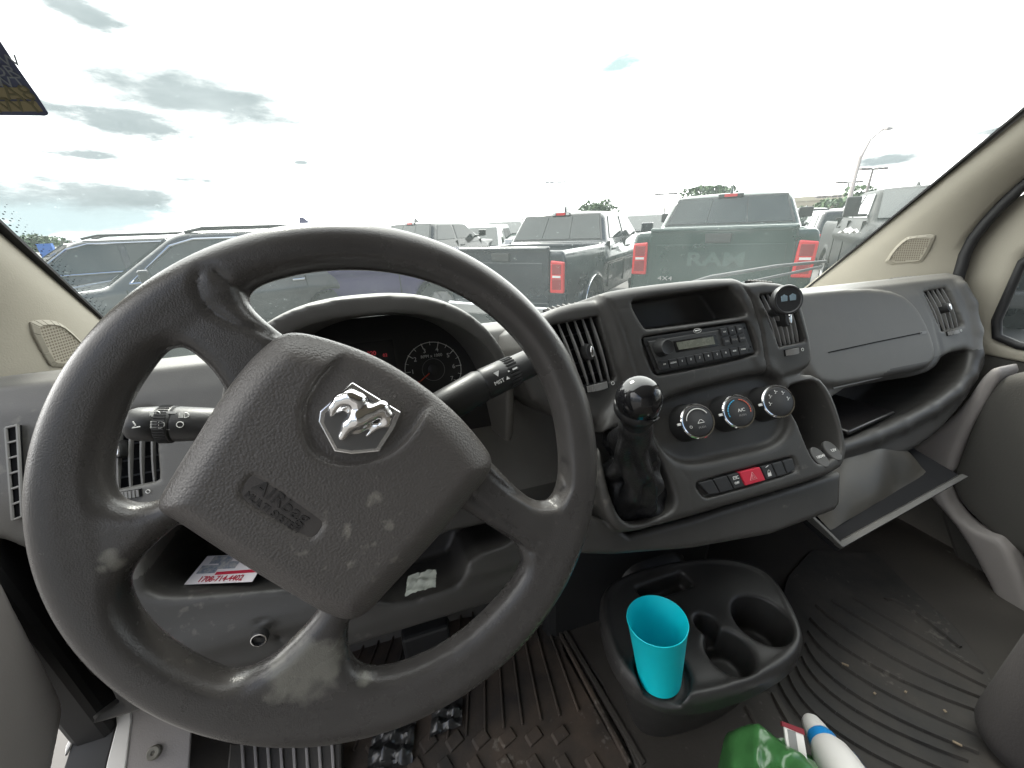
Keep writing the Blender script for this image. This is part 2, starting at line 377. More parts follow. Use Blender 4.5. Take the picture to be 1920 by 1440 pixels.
COVER = [(292,945),(320,895),(362,828),(415,742),(465,676),(515,632),(545,621),(600,630),(700,664),(780,712),(850,768),(895,818),(927,862),(915,895),(880,935),(820,1010),(740,1095),(685,1155),(650,1164),(600,1146),(540,1110),(470,1068),(400,1023),(330,976),(302,962)]
wb = FWH.W(0, 0, 0)
sw = empty('steering_wheel', wb, 'worn dark grey steering wheel turned to the right, scuffed rim and chrome animal head badge', 'steering wheel')
def build_wheel():
    F = FWH; e = .215
    # work in the wheel's own axes, then rotate the vertices into place
    V = Vol((-e, -e, -.05), (e, e, .05), .0024)
    def torus(X, Y, Z):
        rr = np.sqrt(X*X+Y*Y); return np.sqrt(((rr-.1795)/1.0)**2+(Z/1.08)**2)-.0158
    V.op(torus)
    holes = [F.poly(smooth_poly(h, 1), .008) for h in HOLES]
    def plate(X, Y, Z):
        rr = np.sqrt(X*X+Y*Y); d = rr-.172
        for h in holes: d = np.maximum(d, -poly2(h, X, Y))
        zc = .001-.006*np.clip((.15-rr)/.1, 0, 1)
        a = d+.012; b = np.abs(Z-zc)-.0125+.0115
        return np.sqrt(np.maximum(a, 0)**2+np.maximum(b, 0)**2)+np.minimum(np.maximum(a, b), 0)-.0115
    V.op(plate, 'add', .014)
    # thumb rests: soft grooves where the moulded spoke faces start
    for L in ([(470,552),(430,530),(400,505),(378,508),(370,530),(376,560),(400,588),(440,608),(490,622),(530,630)], [(905,880),(960,925),(1010,950),(1048,950),(1068,915),(1066,870)], [(880,985),(940,1005),(1000,1040)], [(880,930),(960,985),(1010,1020)]):
        pts = [(*F.at(x, y, .014),) for x, y in L]; X2, Y2 = np.meshgrid(V.ax[0], V.ax[1], indexing='ij'); dm_ = np.full(X2.shape, 9.)
        for a, b in zip(pts, pts[1:]):
            bx, by = b[0]-a[0], b[1]-a[1]; tq = np.clip(((X2-a[0])*bx+(Y2-a[1])*by)/(bx*bx+by*by), 0, 1); dm_ = np.minimum(dm_, np.hypot(X2-a[0]-bx*tq, Y2-a[1]-by*tq))
        V.d += (.0022*np.exp(-(dm_/.0019)**2))[:, :, None].astype(np.float32)*(V.ax[2] > .002)[None, None, :]
    P, Q = V.mesh(1)
    W = F.p+P[:, :1]*F.u+P[:, 1:2]*F.v+P[:, 2:]*F.n
    return W, Q
W, Q = build_wheel()
m_rim = mat('worn_rubber_rim', (.050, .047, .045), .27, bump=.13, bscale=1000, kind='grain', var=.3, vscale=9, dust=.25)
def add_scuffs(m, spots):   # worn patches with a shape of their own, at the places they have on the wheel
    t = m.node_tree; b = t.nodes['Principled BSDF']; L = t.links
    co = t.nodes.new('ShaderNodeTexCoord'); nz = t.nodes.new('ShaderNodeTexNoise'); nz.inputs['Scale'].default_value = 75; nz.inputs['Detail'].default_value = 5
    L.new(co.outputs['Object'], nz.inputs['Vector']); src = b.inputs['Base Color'].links[0].from_socket; tot = None
    for (px, rad) in spots:
        p = FWH.W(*FWH.at(*px, .010), .010)-wb
        vd = t.nodes.new('ShaderNodeVectorMath'); vd.operation = 'DISTANCE'; L.new(co.outputs['Object'], vd.inputs[0]); vd.inputs[1].default_value = tuple(p)
        a = t.nodes.new('ShaderNodeMath'); a.operation = 'DIVIDE'; L.new(vd.outputs['Value'], a.inputs[0]); a.inputs[1].default_value = rad
        c = t.nodes.new('ShaderNodeMath'); c.operation = 'MULTIPLY_ADD'; L.new(nz.outputs[0], c.inputs[0]); c.inputs[1].default_value = 1.9; L.new(a.outputs[0], c.inputs[2])
        r = t.nodes.new('ShaderNodeMapRange'); L.new(c.outputs[0], r.inputs[0]); r.inputs[1].default_value = 2.15; r.inputs[2].default_value = 1.6; r.inputs[3].default_value = 0; r.inputs[4].default_value = .85
        if tot is None: tot = r.outputs[0]
        else:
            q = t.nodes.new('ShaderNodeMath'); q.operation = 'MAXIMUM'; L.new(tot, q.inputs[0]); L.new(r.outputs[0], q.inputs[1]); tot = q.outputs[0]
    mx = t.nodes.new('ShaderNodeMix'); mx.data_type = 'RGBA'; L.new(tot, mx.inputs[0]); L.new(src, mx.inputs[6]); mx.inputs[7].default_value = (.19, .185, .16, 1); L.new(mx.outputs[2], b.inputs['Base Color'])
add_scuffs(m_rim, [((575,1250),.020),((545,1262),.015),((612,1235),.014),((685,1262),.007),((213,1040),.005),((220,1054),.005),((200,1062),.004),((770,1238),.005)])
rim = mk('rim', W, Q.tolist(), m_rim, sw, smooth=180)
# hub behind the cover
hb = Vol((-.14, -.13, -.06), (.13, .14, .05), .0028)
hp = [tuple(.90*np.array(q)) for q in FWH.poly(smooth_poly(COVER, 1), .016)]
LFr = Frame((0, 0, 0), (0, 0, 1))
def toW(V): P, Q = V.mesh(1); return FWH.p+P[:, :1]*FWH.u+P[:, 1:2]*FWH.v+P[:, 2:]*FWH.n, Q.tolist()
vop(hb, sprism(LFr, hp, -.045, .010, .008))
W, Q = toW(hb); mk('hub', W, Q, M_black, sw, smooth=180)
# airbag cover: pillow shape with sunk badge field and sunk label
cv = Vol((-.145, -.125, -.01), (.12, .135, .055), .0015)
cp = FWH.poly(smooth_poly(COVER, 2), .018)
cc = np.mean(cp, 0)
def dome(u, v): d = np.minimum(-poly2(cp, u, v), .05); d = np.maximum(d, 0); return .013*np.sin(np.clip(d/.030, 0, 1)*math.pi/2)
fpoly = lambda X, Y: poly2(cp, X, Y)
def cover(X, Y, Z):
    d = poly2(cp, X, Y); i = np.clip(-d/.022, 0, 1); top = .020+.013*np.sin(i*math.pi/2)
    return rnd(d, np.maximum(Z-top, .006-Z), .004)
cv.op(cover)
FIELD = [(812,752),(770,820),(728,856),(665,873),(612,868),(578,842),(562,778),(575,740),(600,702),(640,662),(672,640),(720,650),(790,690),(840,730)]
fp = FWH.poly(smooth_poly(FIELD, 2), .031)
gx, gy = np.array(FWH.at(700, 690, .031)), np.array(FWH.at(650, 870, .031)); gd = (gx-gy)/np.linalg.norm(gx-gy); gl = np.linalg.norm(gx-gy)
def field(X, Y, Z):
    s = ((X-gy[0])*gd[0]+(Y-gy[1])*gd[1])/gl; fl = .0285-.003*np.clip(s, 0, 1.3)
    return rnd(poly2(fp, X, Y), fl-Z, .003)
cv.op(field, 'sub', .003)
lab = FWH.poly(smooth_poly([(468,890),(478,888),(600,970),(610,982),(594,1007),(578,1011),(460,942),(450,930),(454,912)], 1), .0315)
cv.op(lambda X, Y, Z: rnd(poly2(lab, X, Y), .0313-Z, .0006), 'sub', .0008)
m_cov = mat('airbag_cover_plastic', (.074, .068, .064), .38, bump=.30, bscale=620, kind='grain', var=.2, vscale=8, dust=.45)
W, Q = toW(cv); mk('airbag_cover', W, Q, m_cov, sw, smooth=180)
a0 = np.array(FWH.at(492, 905, .031)); a1 = np.array(FWH.at(590, 975, .031)); ra = math.atan2(a1[1]-a0[1], a1[0]-a0[0])
m_emb = mat('embossed_plastic', (.022, .020, .019), .5)
ac = np.mean(lab, 0); upv = np.array((-math.sin(ra), math.cos(ra)))
lm = MB(); lm.prism(FWH, [tuple(np.mean(lab, 0)+(np.array(q)-np.mean(lab, 0))*.97) for q in lab], .0300, .0317); lm.build('label_plate', mat('label_plate', (.058, .052, .049), .45, bump=.12, bscale=900), sw, bevel=.0004)
text('lettering', FWH, 'AIRbag', .0122, *(ac+upv*.0030), .0317, m_emb, sw, rot=ra, depth=.0007, ax=1.15)
text('lettering', FWH, 'MULTI SYSTEM', .0060, *(ac-upv*.0052), .0317, m_emb, sw, rot=ra, depth=.0006, ax=1.05)
# badge: chrome five-sided frame with a horned head
PEN = [(661,716),(752,772),(741,800),(712,846),(660,851),(627,846),(597,790),(600,770)]
pf = FWH.poly(PEN, .0315); pc = np.mean(pf, 0)
bd = MB(); bd.prism(FWH, pf, .026, .0342); emb = bd.build('emblem', M_chrome, sw, bevel=.0012, seg=3)
pin = [tuple(pc+(np.array(q)-pc)*.85) for q in pf]
bd = MB(); bd.prism(FWH, pin, .0338, .0346); m_eb = mat('emblem_backing', (.20, .20, .20), .22, metal=.7); bd.build('backing', m_eb, emb)
ev = Vol((-.045, .005, .028), (.045, .095, .052), .00075)
def E3(x, y, n): u, v = FWH.at(672+(x-672)*.86, 783+(y-783)*.86, .038); return (u, v, n+.0012)
def ech(pts, k=.003):
    for (x0, y0, n0, r0), (x1, y1, n1, r1) in zip(pts, pts[1:]):
        f, bb = scap(E3(x0, y0, n0), E3(x1, y1, n1), r0*.98+.0003, r1*.98+.0003); ev.op(f, 'add', k, bb)
ech([(672,752,.036,.0050),(672,785,.037,.0046),(652,800,.036,.0038),(636,826,.0345,.0026)])
ech([(672,785,.037,.0046),(690,775,.037,.0044)], .004)
ech([(672,745,.037,.0056),(655,738,.037,.0050),(633,745,.036,.0038),(618,762,.035,.0026),(613,778,.034,.0016)], .003)
ech([(674,788,.037,.0050),(700,772,.037,.0052),(722,762,.037,.0048),(735,777,.036,.0036),(733,795,.035,.0026),(712,803,.034,.0018),(690,824,.033,.0010)], .003)
ech([(652,772,.034,.0018),(640,760,.034,.0016),(626,770,.034,.0013)], .002)
ech([(695,800,.034,.0018),(672,812,.034,.0022),(655,818,.034,.0014)], .002)
P_, Q_ = ev.mesh(4); W, Q = FWH.p+P_[:, :1]*FWH.u+P_[:, 1:2]*FWH.v+P_[:, 2:]*FWH.n, Q_.tolist(); mk('ram_head', W, Q, M_chrome, emb, smooth=180)

# ================================================================= STEERING COLUMN AND STALKS
cb = FWH.W(0, 0, -.09)
col = empty('steering_column', cb, 'black steering column shroud behind the wheel with a control stalk on each side', 'steering column')
V = Vol((-.14, .27, -.32), (.10, .60, -.08), .0035)
hub0 = FWH.W(0, 0, -.035); hub1 = FWH.W(0, .02, -.30)
vop(V, scap(hub0, hub1, .046, .060)); vop(V, scap(FWH.W(.045, .025, -.055), FWH.W(.03, .02, -.26), .03, .04), 'add', .03); vop(V, scap(FWH.W(-.05, .02, -.055), FWH.W(-.03, .02, -.26), .03, .04), 'add', .03)
V.build('shroud', M_black, col)
def seg3(px, Y): return aty(px[0], px[1], Y)
# right (wiper) stalk
s0 = aty(852, 752, .335); s1 = aty(905, 722, .340); s2 = aty(1012, 672, .352)
ax = (s2-s1)/np.linalg.norm(s2-s1)
mb = MB(); r0 = .0125
mb.tube([FWH.W(.05, .03, -.06), s0-ax*.012, s0, s1-ax*.004, s1], [.010, .0155, .0165, .0165, .0150], seg=28)
mb.tube([s1, s1+ax*.002, s1+ax*.024, s1+ax*.026], [.0150, .0160, .0156, .0150], seg=28)
for q in range(26): 
    a = 2*math.pi*q/26; pu = np.cross(ax, (0, 0, 1)); pu /= np.linalg.norm(pu); qv = np.cross(ax, pu); d = pu*math.cos(a)+qv*math.sin(a)
    mb.tube([s1+ax*.025+d*.0148, s1+ax*.036+d*.0145], .0012, seg=5)
mb.tube([s1+ax*.026, s1+ax*.060, s2, s2+ax*.012, s2+ax*.014], [.0145, .0142, .0138, .0120, .006], seg=28)
st = mb.build('stalk', M_black, col, smooth=40)
tocam = -(s1+ax*.012)/np.linalg.norm(s1); fn = tocam-(tocam@ax)*ax; fn /= np.linalg.norm(fn)
FST = Frame(s1, fn, ax)
m_w = M_mark
text('print', FST, 'MIST', .0052, .012, -.004, .0157, m_w, st, align='CENTER'); text('print', FST, '▲', .004, .021, -.004, .0157, m_w, st)
text('print', FST, 'TRIP', .0058, .058, .000, .0143, m_w, st); text('print', FST, 'RESET', .0046, .059, -.0056, .0143, m_w, st); 
b_ = MB(); b_.add([FST.W(.068, .000, .0146), FST.W(.074, .0025, .0146), FST.W(.074, -.0025, .0146)], [(0, 1, 2)])
b_.prism(FST, [(.029, .0005), (.034, .0005), (.034, .0022), (.029, .0022)], .0155, .0163); b_.prism(FST, [(.024, .0007), (.0255, .0007), (.0255, .0022), (.024, .0022)], .0158, .0163)
b_.prism(FST, [(.010, .006), (.016, .006), (.013, .001)], .0156, .0160); b_.build('print', m_w, st)
# left (lamp) stalk
l0 = aty(243, 795, .345); l1 = aty(300, 793, .345); l2 = aty(330, 793, .345); l3 = aty(420, 795, .345)
ax = (l3-l0)/np.linalg.norm(l3-l0); Ld = lambda t: l0+ax*t; e1 = np.linalg.norm(l1-l0); e2 = np.linalg.norm(l2-l0); e3 = np.linalg.norm(l3-l0)
mb = MB(); mb.tube([Ld(-.001), Ld(.001), Ld(.005), Ld(e1-.001), Ld(e1)], [.009, .0115, .0130, .0140, .0135], seg=32)
mb.tube([Ld(e1), Ld(e1+.001), Ld(e2-.001), Ld(e2)], [.0135, .0148, .0148, .0138], seg=32)
for q in range(40):
    a = 2*math.pi*q/40; pu = np.cross(ax, (0, 0, 1)); pu /= np.linalg.norm(pu); qv = np.cross(ax, pu); d = pu*math.cos(a)+qv*math.sin(a)
    mb.tube([Ld(e1+.001)+d*.0147, Ld(e2-.002)+d*.0147], .0008, seg=4)
mb.tube([Ld(e2), Ld(e2+.002), Ld(e3), FWH.W(-.04, .03, -.06)], [.0135, .0142, .0130, .012], seg=32)
st2 = mb.build('stalk', M_black, col, smooth=40)
tocam = -Ld(.02)/np.linalg.norm(Ld(.02)); fn = tocam-(tocam@ax)*ax; fn /= np.linalg.norm(fn); FST = Frame(Ld(0), fn, ax)
def lampsym(mb, u, v, s, n):
    k = 10; arc = [(u+s*.3+s*.8*math.cos(a), v+s*.6*math.sin(a)) for a in np.linspace(-math.pi/2, math.pi/2, k)]
    pts = [FST.W(a, b, n) for a, b in arc]+[FST.W(u+s*.3, v+s*.6, n), FST.W(u+s*.3, v-s*.6, n)]
    mb.tube(pts+[pts[0]], .0004, seg=4)
    for q in np.linspace(-.5, .5, 5): mb.tube([FST.W(u-s*.8, v+q*s, n), FST.W(u+.05*s, v+q*s, n)], .00035, seg=4)
mb = MB(); lampsym(mb, .023, -.0005, .0046, .0146); lampsym(mb, .020, .0078, .0034, .0122); lampsym(mb, e2+.009, .0068, .0034, .0131)
mb.tube([FST.W(.008, .002, .0134), FST.W(.010, -.001, .0134), FST.W(.008, -.003, .0134), FST.W(.013, -.002, .0136)], .0005, seg=4)
a = np.linspace(0, 2*math.pi, 17); mb.tube([FST.W(e2+.008+.0022*math.cos(t), -.0005+.0022*math.sin(t), .0141) for t in a], .00035, seg=4)
mb.prism(FST, [(e1+.006, .008), (e1+.014, .008), (e1+.014, .0098), (e1+.006, .0098)], .0112, .0122)
mb.build('print', m_w, st2)
# ================================================================= DASHBOARD
dash = empty('dashboard', (.395, .60, -.45), 'wide dusty dark grey dashboard with centre stack, vents and open shelves', 'dashboard')
def FXZ(poly): return poly
def sprofile(poly, x0, x1, r):      # profile in (y, z) extruded along x
    P = [tuple(q) for q in poly]
    ys = [q[0] for q in P]; zs = [q[1] for q in P]; c, h = (x0+x1)/2, (x1-x0)/2
    def f(X, Y, Z): return rnd(poly2(P, Y, Z), np.abs(X-c)-h, r)
    return f, ((x0-.03, min(ys)-.03, min(zs)-.03), (x1+.03, max(ys)+.03, max(zs)+.03))
XL, XR = -.485, 1.285
DB = Vol((XL-.02, .33, -.68), (XR+.02, 1.0, -.10), .0046)
prof = [(.97,-.275),(.80,-.205),(.66,-.158),(.60,-.1445),(.572,-.150),(.553,-.176),(.413,-.462),(.420,-.482),(.50,-.52),(.62,-.60),(.97,-.62)]
vop(DB, sprofile(prof, XL, XR, .012))
vop(DB, sprofile([(.50,-.40),(.425,-.45),(.405,-.49),(.402,-.515),(.42,-.53),(.60,-.56),(.70,-.40)], XL+.02, .16, .012), 'add', .02)
# passenger airbag panel stands slightly proud with a rounded right end
BAG = [(1470,560),(1485,548),(1560,541),(1640,538),(1690,546),(1722,572),(1745,615),(1758,655),(1755,680),(1735,694),(1640,712),(1562,726),(1532,716),(1515,690)]
vop(DB, sprism(FP, FP.poly(smooth_poly(BAG, 1), .012), -.03, .012, .011), 'add', .004)
# seam groove between panel and the end vent module
def groove(pts, F, n, r, k=.002, V=None):
    q = [F.W(*F.at(x, y, n), n) for x, y in pts]
    for a, b in zip(q, q[1:]): vop(V or DB, scap(a, b, r), 'sub', k)
groove([(1600,512),(1690,515),(1730,545),(1757,600),(1772,660),(1768,700)], FP, .004, .007)
# open shelf under the airbag panel
SH = [(1568,732),(1650,716),(1740,702),(1766,682),(1775,664),(1822,652),(1822,672),(1812,700),(1788,728),(1745,760),(1690,788),(1640,812),(1560,842),(1545,790)]
vop(DB, sprism(FP, FP.poly(smooth_poly(SH, 1)), -.17, .06, .012), 'sub', .01)
# soft raised lip that curls up at the right end
lip = [(1575,843),(1640,820),(1695,796),(1750,767),(1795,736),(1822,703),(1833,665),(1832,620),(1822,570),(1805,535)]
q = [FP.W(*FP.at(x, y, 0), -.006) for x, y in lip]
for a, b in zip(q, q[1:]): vop(DB, scap(a, b, .013), 'add', .012)
# the lip and everything below it sweep up at the right end
vop(DB, sprism(FP, FP.poly(smooth_poly([(1545,912),(1620,888),(1700,856),(1760,815),(1812,757),(1843,705),(1862,660),(2100,640),(2100,1300),(1545,1300)], 1)), -.13, .1, .004), 'sub', .012)
vop(DB, sprism(FP, FP.poly(smooth_poly([(-160,1000),(50,1020),(78,1100),(130,1200),(190,1290),(215,1350),(-160,1500)], 1)), -.10, .1, .004), 'sub', .01)
# end vents
VR = [(1734,545),(1780,537),(1810,610),(1768,622)]; VLf = [(165,782),(292,764),(294,902),(150,932)]
for v in (VR, VLf): vop(DB, sprism(FP, FP.poly(v), -.05, .05, .002), 'sub')
# side demister at the left end
VD = [(11,802),(33,797),(42,968),(24,975)]
# open card shelf behind the wheel
KP = [(262,1100),(262,1010),(310,985),(420,990),(560,1030),(760,1040),(830,1000),(905,985),(960,975),(975,1000),(962,1016),(880,1044),(868,1086),(850,1106),(752,1136),(700,1128),(560,1102),(430,1114),(330,1122),(285,1118)]
vop(DB, sprism(FP, FP.poly(smooth_poly(KP, 1)), -.15, .06, .008), 'sub', .006)
# defroster slots on the top
def slots(c0, c1, n, wd, ln, V, skew=.0):
    for i in range(n):
        t = (i+.5)/n; p = np.array(c0)*(1-t)+np.array(c1)*t
        vop(V, sbox((p[0]-wd/2, p[1]-ln/2, p[2]-.03), (p[0]+wd/2, p[1]+ln/2, p[2]+.03), .001), 'sub')
# fuse box cover outline and its lock
groove([(310,1196),(400,1182),(500,1160),(512,1172),(535,1215)], FP, -.006, .0028)
groove([(290,1110),(400,1106),(560,1090)], FP, .006, .0022)
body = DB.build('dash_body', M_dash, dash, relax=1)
body.data.materials.append(M_dashD)      # light falloff put into the colour: lower mouldings take the darker grey
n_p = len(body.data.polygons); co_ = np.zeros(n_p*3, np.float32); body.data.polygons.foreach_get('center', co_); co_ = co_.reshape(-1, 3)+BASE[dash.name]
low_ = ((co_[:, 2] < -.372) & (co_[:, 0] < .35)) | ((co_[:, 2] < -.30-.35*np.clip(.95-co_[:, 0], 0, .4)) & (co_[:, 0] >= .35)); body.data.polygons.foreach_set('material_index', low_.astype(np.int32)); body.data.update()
pc_ = aty(490, 1184, .408)
FQ = Frame(pc_+np.array((0, -.008, 0)), (0, -1, .15))
mb = MB(); mb.lathe(FQ, [(.0, -.004), (.010, -.004), (.010, .003), (.0085, .004), (.0075, .001), (.003, .001), (.0028, .003), (0, .003)], seg=24); mb.build('lock', M_black, dash, smooth=30)
mb = MB(); mb.lathe(FQ, [(.0076, .0012), (.0086, .0044), (.0076, .0046)], seg=24, cap=False); mb.build('lock_ring', M_chrome, dash, smooth=60)
# airbag panel parting line + small mark
mb = MB(); p = [FP.W(*FP.at(x, y, .0122), .0122) for x, y in ((1553,661),(1640,642),(1728,624))]
mb.tube(p, .0011, seg=6); mb.build('panel_seam', M_void, dash)
mb = MB(); p = [FP.W(*FP.at(x, y, .004), .004) for x, y in ((1562,728),(1650,708),(1742,675))]
mb.tube(p, .0016, seg=6); mb.build('panel_edge', M_slat, dash)
mb = MB(); P4 = FP.poly([(1725,622),(1737,620),(1737,625),(1725,628)], .0124); mb.prism(FP, P4, .0118, .0128); mb.build('airbag_mark', M_markd, dash)

def vent(F, px, n, ns, parent, knob=None, wheel=None, depth=.036, horizontal=False, chrome=True, off=0.):
    tl, tr, br, bl = [np.array(F.at(x, y, off)) for x, y in px]
    m = MB(); m.prism(F, [tuple(q) for q in (tl, tr, br, bl)], off-depth, off-depth+.003); v = m.build('air_vent', M_void, parent)
    m = MB()
    for i in range(ns):
        t = (i+.6)/(ns+.2)
        a, b = (tl*(1-t)+tr*t, bl*(1-t)+br*t) if not horizontal else (tl*(1-t)+bl*t, tr*(1-t)+br*t)
        d = (tr-tl)/np.linalg.norm(tr-tl)*.0009 if not horizontal else (bl-tl)/np.linalg.norm(bl-tl)*.0011
        k = 7; ring = []
        for j in range(k):
            s = j/(k-1); bow = -.010*(2*s-1)**2*0 - .004*(2*s-1)**2
            c = a*(1-s)+b*s; ring.append((F.W(*(c-d), off-.004+bow), F.W(*(c+d), off-.004+bow), F.W(*(c+d), off-.011), F.W(*(c-d), off-.011)))
        for g, h in zip(ring, ring[1:]): m.hexa(list(g)+list(h))
    m.build('slats', M_slat, v)
    m = MB()    # faint cross vanes behind
    for t in (.2, .42, .64, .86):
        a, b = (tl*(1-t)+bl*t, tr*(1-t)+br*t) if not horizontal else (tl*(1-t)+tr*t, bl*(1-t)+br*t)
        m.tube([F.W(*a, off-.029), F.W(*b, off-.029)], .0012, seg=5)
    m.build('vanes', M_black, v)
    if knob:
        c = np.array(F.at(*knob, off)); kk = MB(); R2 = .0075
        el_ = [(c[0]+R2*math.cos(a)*.95, c[1]+R2*1.55*math.sin(a)) for a in np.linspace(0, 2*math.pi, 20, endpoint=False)]
        kk.prism(F, el_, off-.012, off+.005, taper=.12); kn = kk.build('vent_knob', M_black, v, bevel=.001)
        kk = MB(); el2 = [(c[0]+.002+.0028*math.cos(a), c[1]+.0085*math.sin(a)) for a in np.linspace(0, 2*math.pi, 16, endpoint=False)]
        kk.prism(F, el2, off+.0045, off+.0068, taper=.2); kk.build('vent_knob_insert', M_chrome, v, bevel=.0006)
    if wheel:
        A, B = np.array(F.at(*wheel[0], off)), np.array(F.at(*wheel[1], off)); d = (B-A)/np.linalg.norm(B-A); nn = np.array((-d[1], d[0])); L_ = np.linalg.norm(B-A); h = .0042
        m = MB(); m.prism(F, [tuple(A-nn*h*1.15-d*.002), tuple(B-nn*h*1.15+d*.002), tuple(B+nn*h*1.15+d*.002), tuple(A+nn*h*1.15-d*.002)], off-.004, off+.0008); m.build('wheel_slot', M_void, v)
        m = MB(); K = 11
        for i in range(K):
            s0, s1 = (i+.08)/K, (i+.92)/K; z = .0048*math.sin(math.pi*(i+.5)/K)
            m.prism(F, [tuple(A+d*L_*s0-nn*h), tuple(A+d*L_*s1-nn*h), tuple(A+d*L_*s1+nn*h), tuple(A+d*L_*s0+nn*h)], off-.002, off+.0015+z)
        m.build('thumbwheel', M_slat, v)
        c = B+d*.0085; m = MB(); m.tube([F.W(c[0]+.0021*math.cos(t), c[1]+.0021*math.sin(t), off+.0006) for t in np.linspace(0, 2*math.pi, 15)], .00045, seg=4); m.build('shut_mark', M_mark, v)
    return v
vent(FP, VR, 0, 5, dash, knob=(1775,577), wheel=((1776,626),(1797,621)))
vent(FP, VLf, 0, 6, dash, knob=(222,843), wheel=((198,935),(262,924)))

# ---- instrument binnacle
HB = Vol((-.24, .38, -.30), (.17, .68, -.04), .0035)
def hood(X, Y, Z):
    c0 = -.030; x = np.abs(X-c0); z = np.maximum(Z+.233, 0); sh_ = 1-.30*np.clip((Y-.445)/.2, 0, 1); x = x/sh_; z = z/sh_
    so = (np.abs(x/.168)**2.5+np.abs(z/.172)**2.2)**(1/2.35)-1
    si = (np.abs(x/.156)**2.5+np.abs(z/.152)**2.2)**(1/2.35)-1
    do, di = so*.16, si*.15
    yf = .425+.16*np.clip((-.075-Z), 0, 1)      # lip leans back towards the bottom
    shell = np.maximum(np.maximum(do, -np.where(Y < .575, di, -1)), np.maximum(yf-Y, Y-.66))
    return np.maximum(shell, -.30-Z)
HB.op(hood); HB.op(lambda X, Y, Z: -(Z+.285) + 0*X+0*Y, 'int')
HB.build('instrument_hood', M_dash, dash, relax=2)
m = MB(); m.prism(FC, [(-.155, -.10), (.150, -.10), (.150, .03), (.115, .060), (.06, .078), (-.06, .078), (-.115, .060), (-.155, .03)], -.012, -.004)
clu = m.build('instrument_cluster', mat('cluster_face', (.014, .014, .015), .3), dash)
def cpt(x, y): return FC.at(x, y, -.003)
gc = np.array(cpt(813, 693)); gr = abs(cpt(866, 693)[0]-gc[0])*.98
m = MB(); m.tube([FC.W(gc[0]+gr*math.cos(a), gc[1]+gr*math.sin(a), -.0030) for a in np.linspace(R(-70), R(250), 60)], .0005, seg=5, cap=True)
for i in range(15):
    a = R(214-i*(248/14)); L_ = .0072 if i % 2 == 0 else .0042
    m.tube([FC.W(gc[0]+(gr+.0012)*math.cos(a), gc[1]+(gr+.0012)*math.sin(a), -.003), FC.W(gc[0]+(gr-L_)*math.cos(a), gc[1]+(gr-L_)*math.sin(a), -.003)], .00055 if i % 2 == 0 else .00035, seg=5)
dial = m.build('rev_counter', M_mark, clu)
m = MB(); m.tube([FC.W(gc[0]+gr*.40*math.cos(a), gc[1]+gr*.40*math.sin(a), -.0035) for a in np.linspace(0, 2*math.pi, 30)], .0004, seg=4); m.build('inner_ring', M_markd, clu)
for i in range(8):
    a = R(214-i*248/7); text('numeral', FC, str(i), .0088, gc[0]+gr*.74*math.cos(a), gc[1]+gr*.74*math.sin(a), -.0032, M_mark if i else M_red, clu)
text('lettering', FC, 'RPM x 1000', .0062, gc[0], gc[1]+gr*.50, -.0032, M_mark, clu)
a = R(214); m = MB(); m.tube([FC.W(*(gc-.006*np.array((math.cos(a), math.sin(a)))), -.002), FC.W(*(gc+gr*.86*np.array((math.cos(a), math.sin(a)))), -.002)], [.0011, .0006], seg=6)
m_nd = mat('needle_red', (.75, .10, .05), .4); m.build('needle', m_nd, clu)
m = MB(); m.lathe(FC, [(.008, -.003), (.008, .002), (.006, .003), (0, .003)], c=tuple(gc), seg=20); m.build('needle_hub', M_black, clu, smooth=30)
# centre display with red readout, second dial mostly hidden by the wheel
dc = np.array(cpt(700, 665)); m = MB(); m.prism(FC, [tuple(dc+np.array(q)) for q in ((-.028, -.026), (.028, -.026), (.028, .018), (-.028, .018))], -.004, -.0032); m.build('display', mat('display_black', (.02, .022, .026), .2), clu)
m_led = bpy.data.materials.new('red_readout'); m_led.use_nodes = True; b_ = m_led.node_tree.nodes['Principled BSDF']; b_.inputs['Base Color'].default_value = (.4, .03, .04, 1); b_.inputs['Emission Color'].default_value = (1, .12, .14, 1); b_.inputs['Emission Strength'].default_value = .06
rd = cpt(697, 663); text('readout', FC, '220', .0085, rd[0], rd[1], -.0030, m_led, clu, ax=.9); text('readout', FC, '02', .006, rd[0]+.017, rd[1]-.0045, -.003, m_led, clu)
gc2 = np.array((-(gc[0])-.02, gc[1])); m = MB(); m.tube([FC.W(gc2[0]+gr*math.cos(a), gc2[1]+gr*math.sin(a), -.0030) for a in np.linspace(R(-40), R(220), 50)], .0005, seg=5); m.build('speedometer', M_mark, clu)

# ---- centre stack
CS = Vol((.13, .26, -.50), (.72, .66, -.05), .0024)
MAIN = [(1120,552),(1160,541),(1260,527),(1378,517),(1400,524),(1418,548),(1435,600),(1450,660),(1462,730),(1440,800),(1215,800),(1170,700),(1150,620)]
HL_ = [(975,625),(1010,592),(1060,570),(1120,560),(1150,575),(1165,610),(1200,720),(1205,760),(1140,800),(1050,790),(985,740)]
HR_ = [(1375,540),(1420,525),(1478,530),(1500,545),(1513,590),(1527,650),(1526,682),(1512,697),(1462,712),(1420,720)]
LOW = [(1128,820),(1150,760),(1190,715),(1240,700),(1440,660),(1462,712),(1500,702),(1536,701),(1560,730),(1578,775),(1590,825),(1593,852),(1580,884),(1500,912),(1370,950),(1260,982),(1185,1003),(1160,998),(1140,970),(1128,925),(1120,870)]
BAND = [(1085,960),(1150,985),(1180,1004),(1300,972),(1580,884),(1578,945),(1570,958),(1450,1003),(1300,1030),(1150,1042),(1085,1040)]
vop(CS, sprism(FS, FS.poly(smooth_poly(HL_, 1), -.006), -.16, -.006, .012))
vop(CS, sprism(FS, FS.poly(smooth_poly(HR_, 1), .006), -.06, .006, .010), 'add', .004)
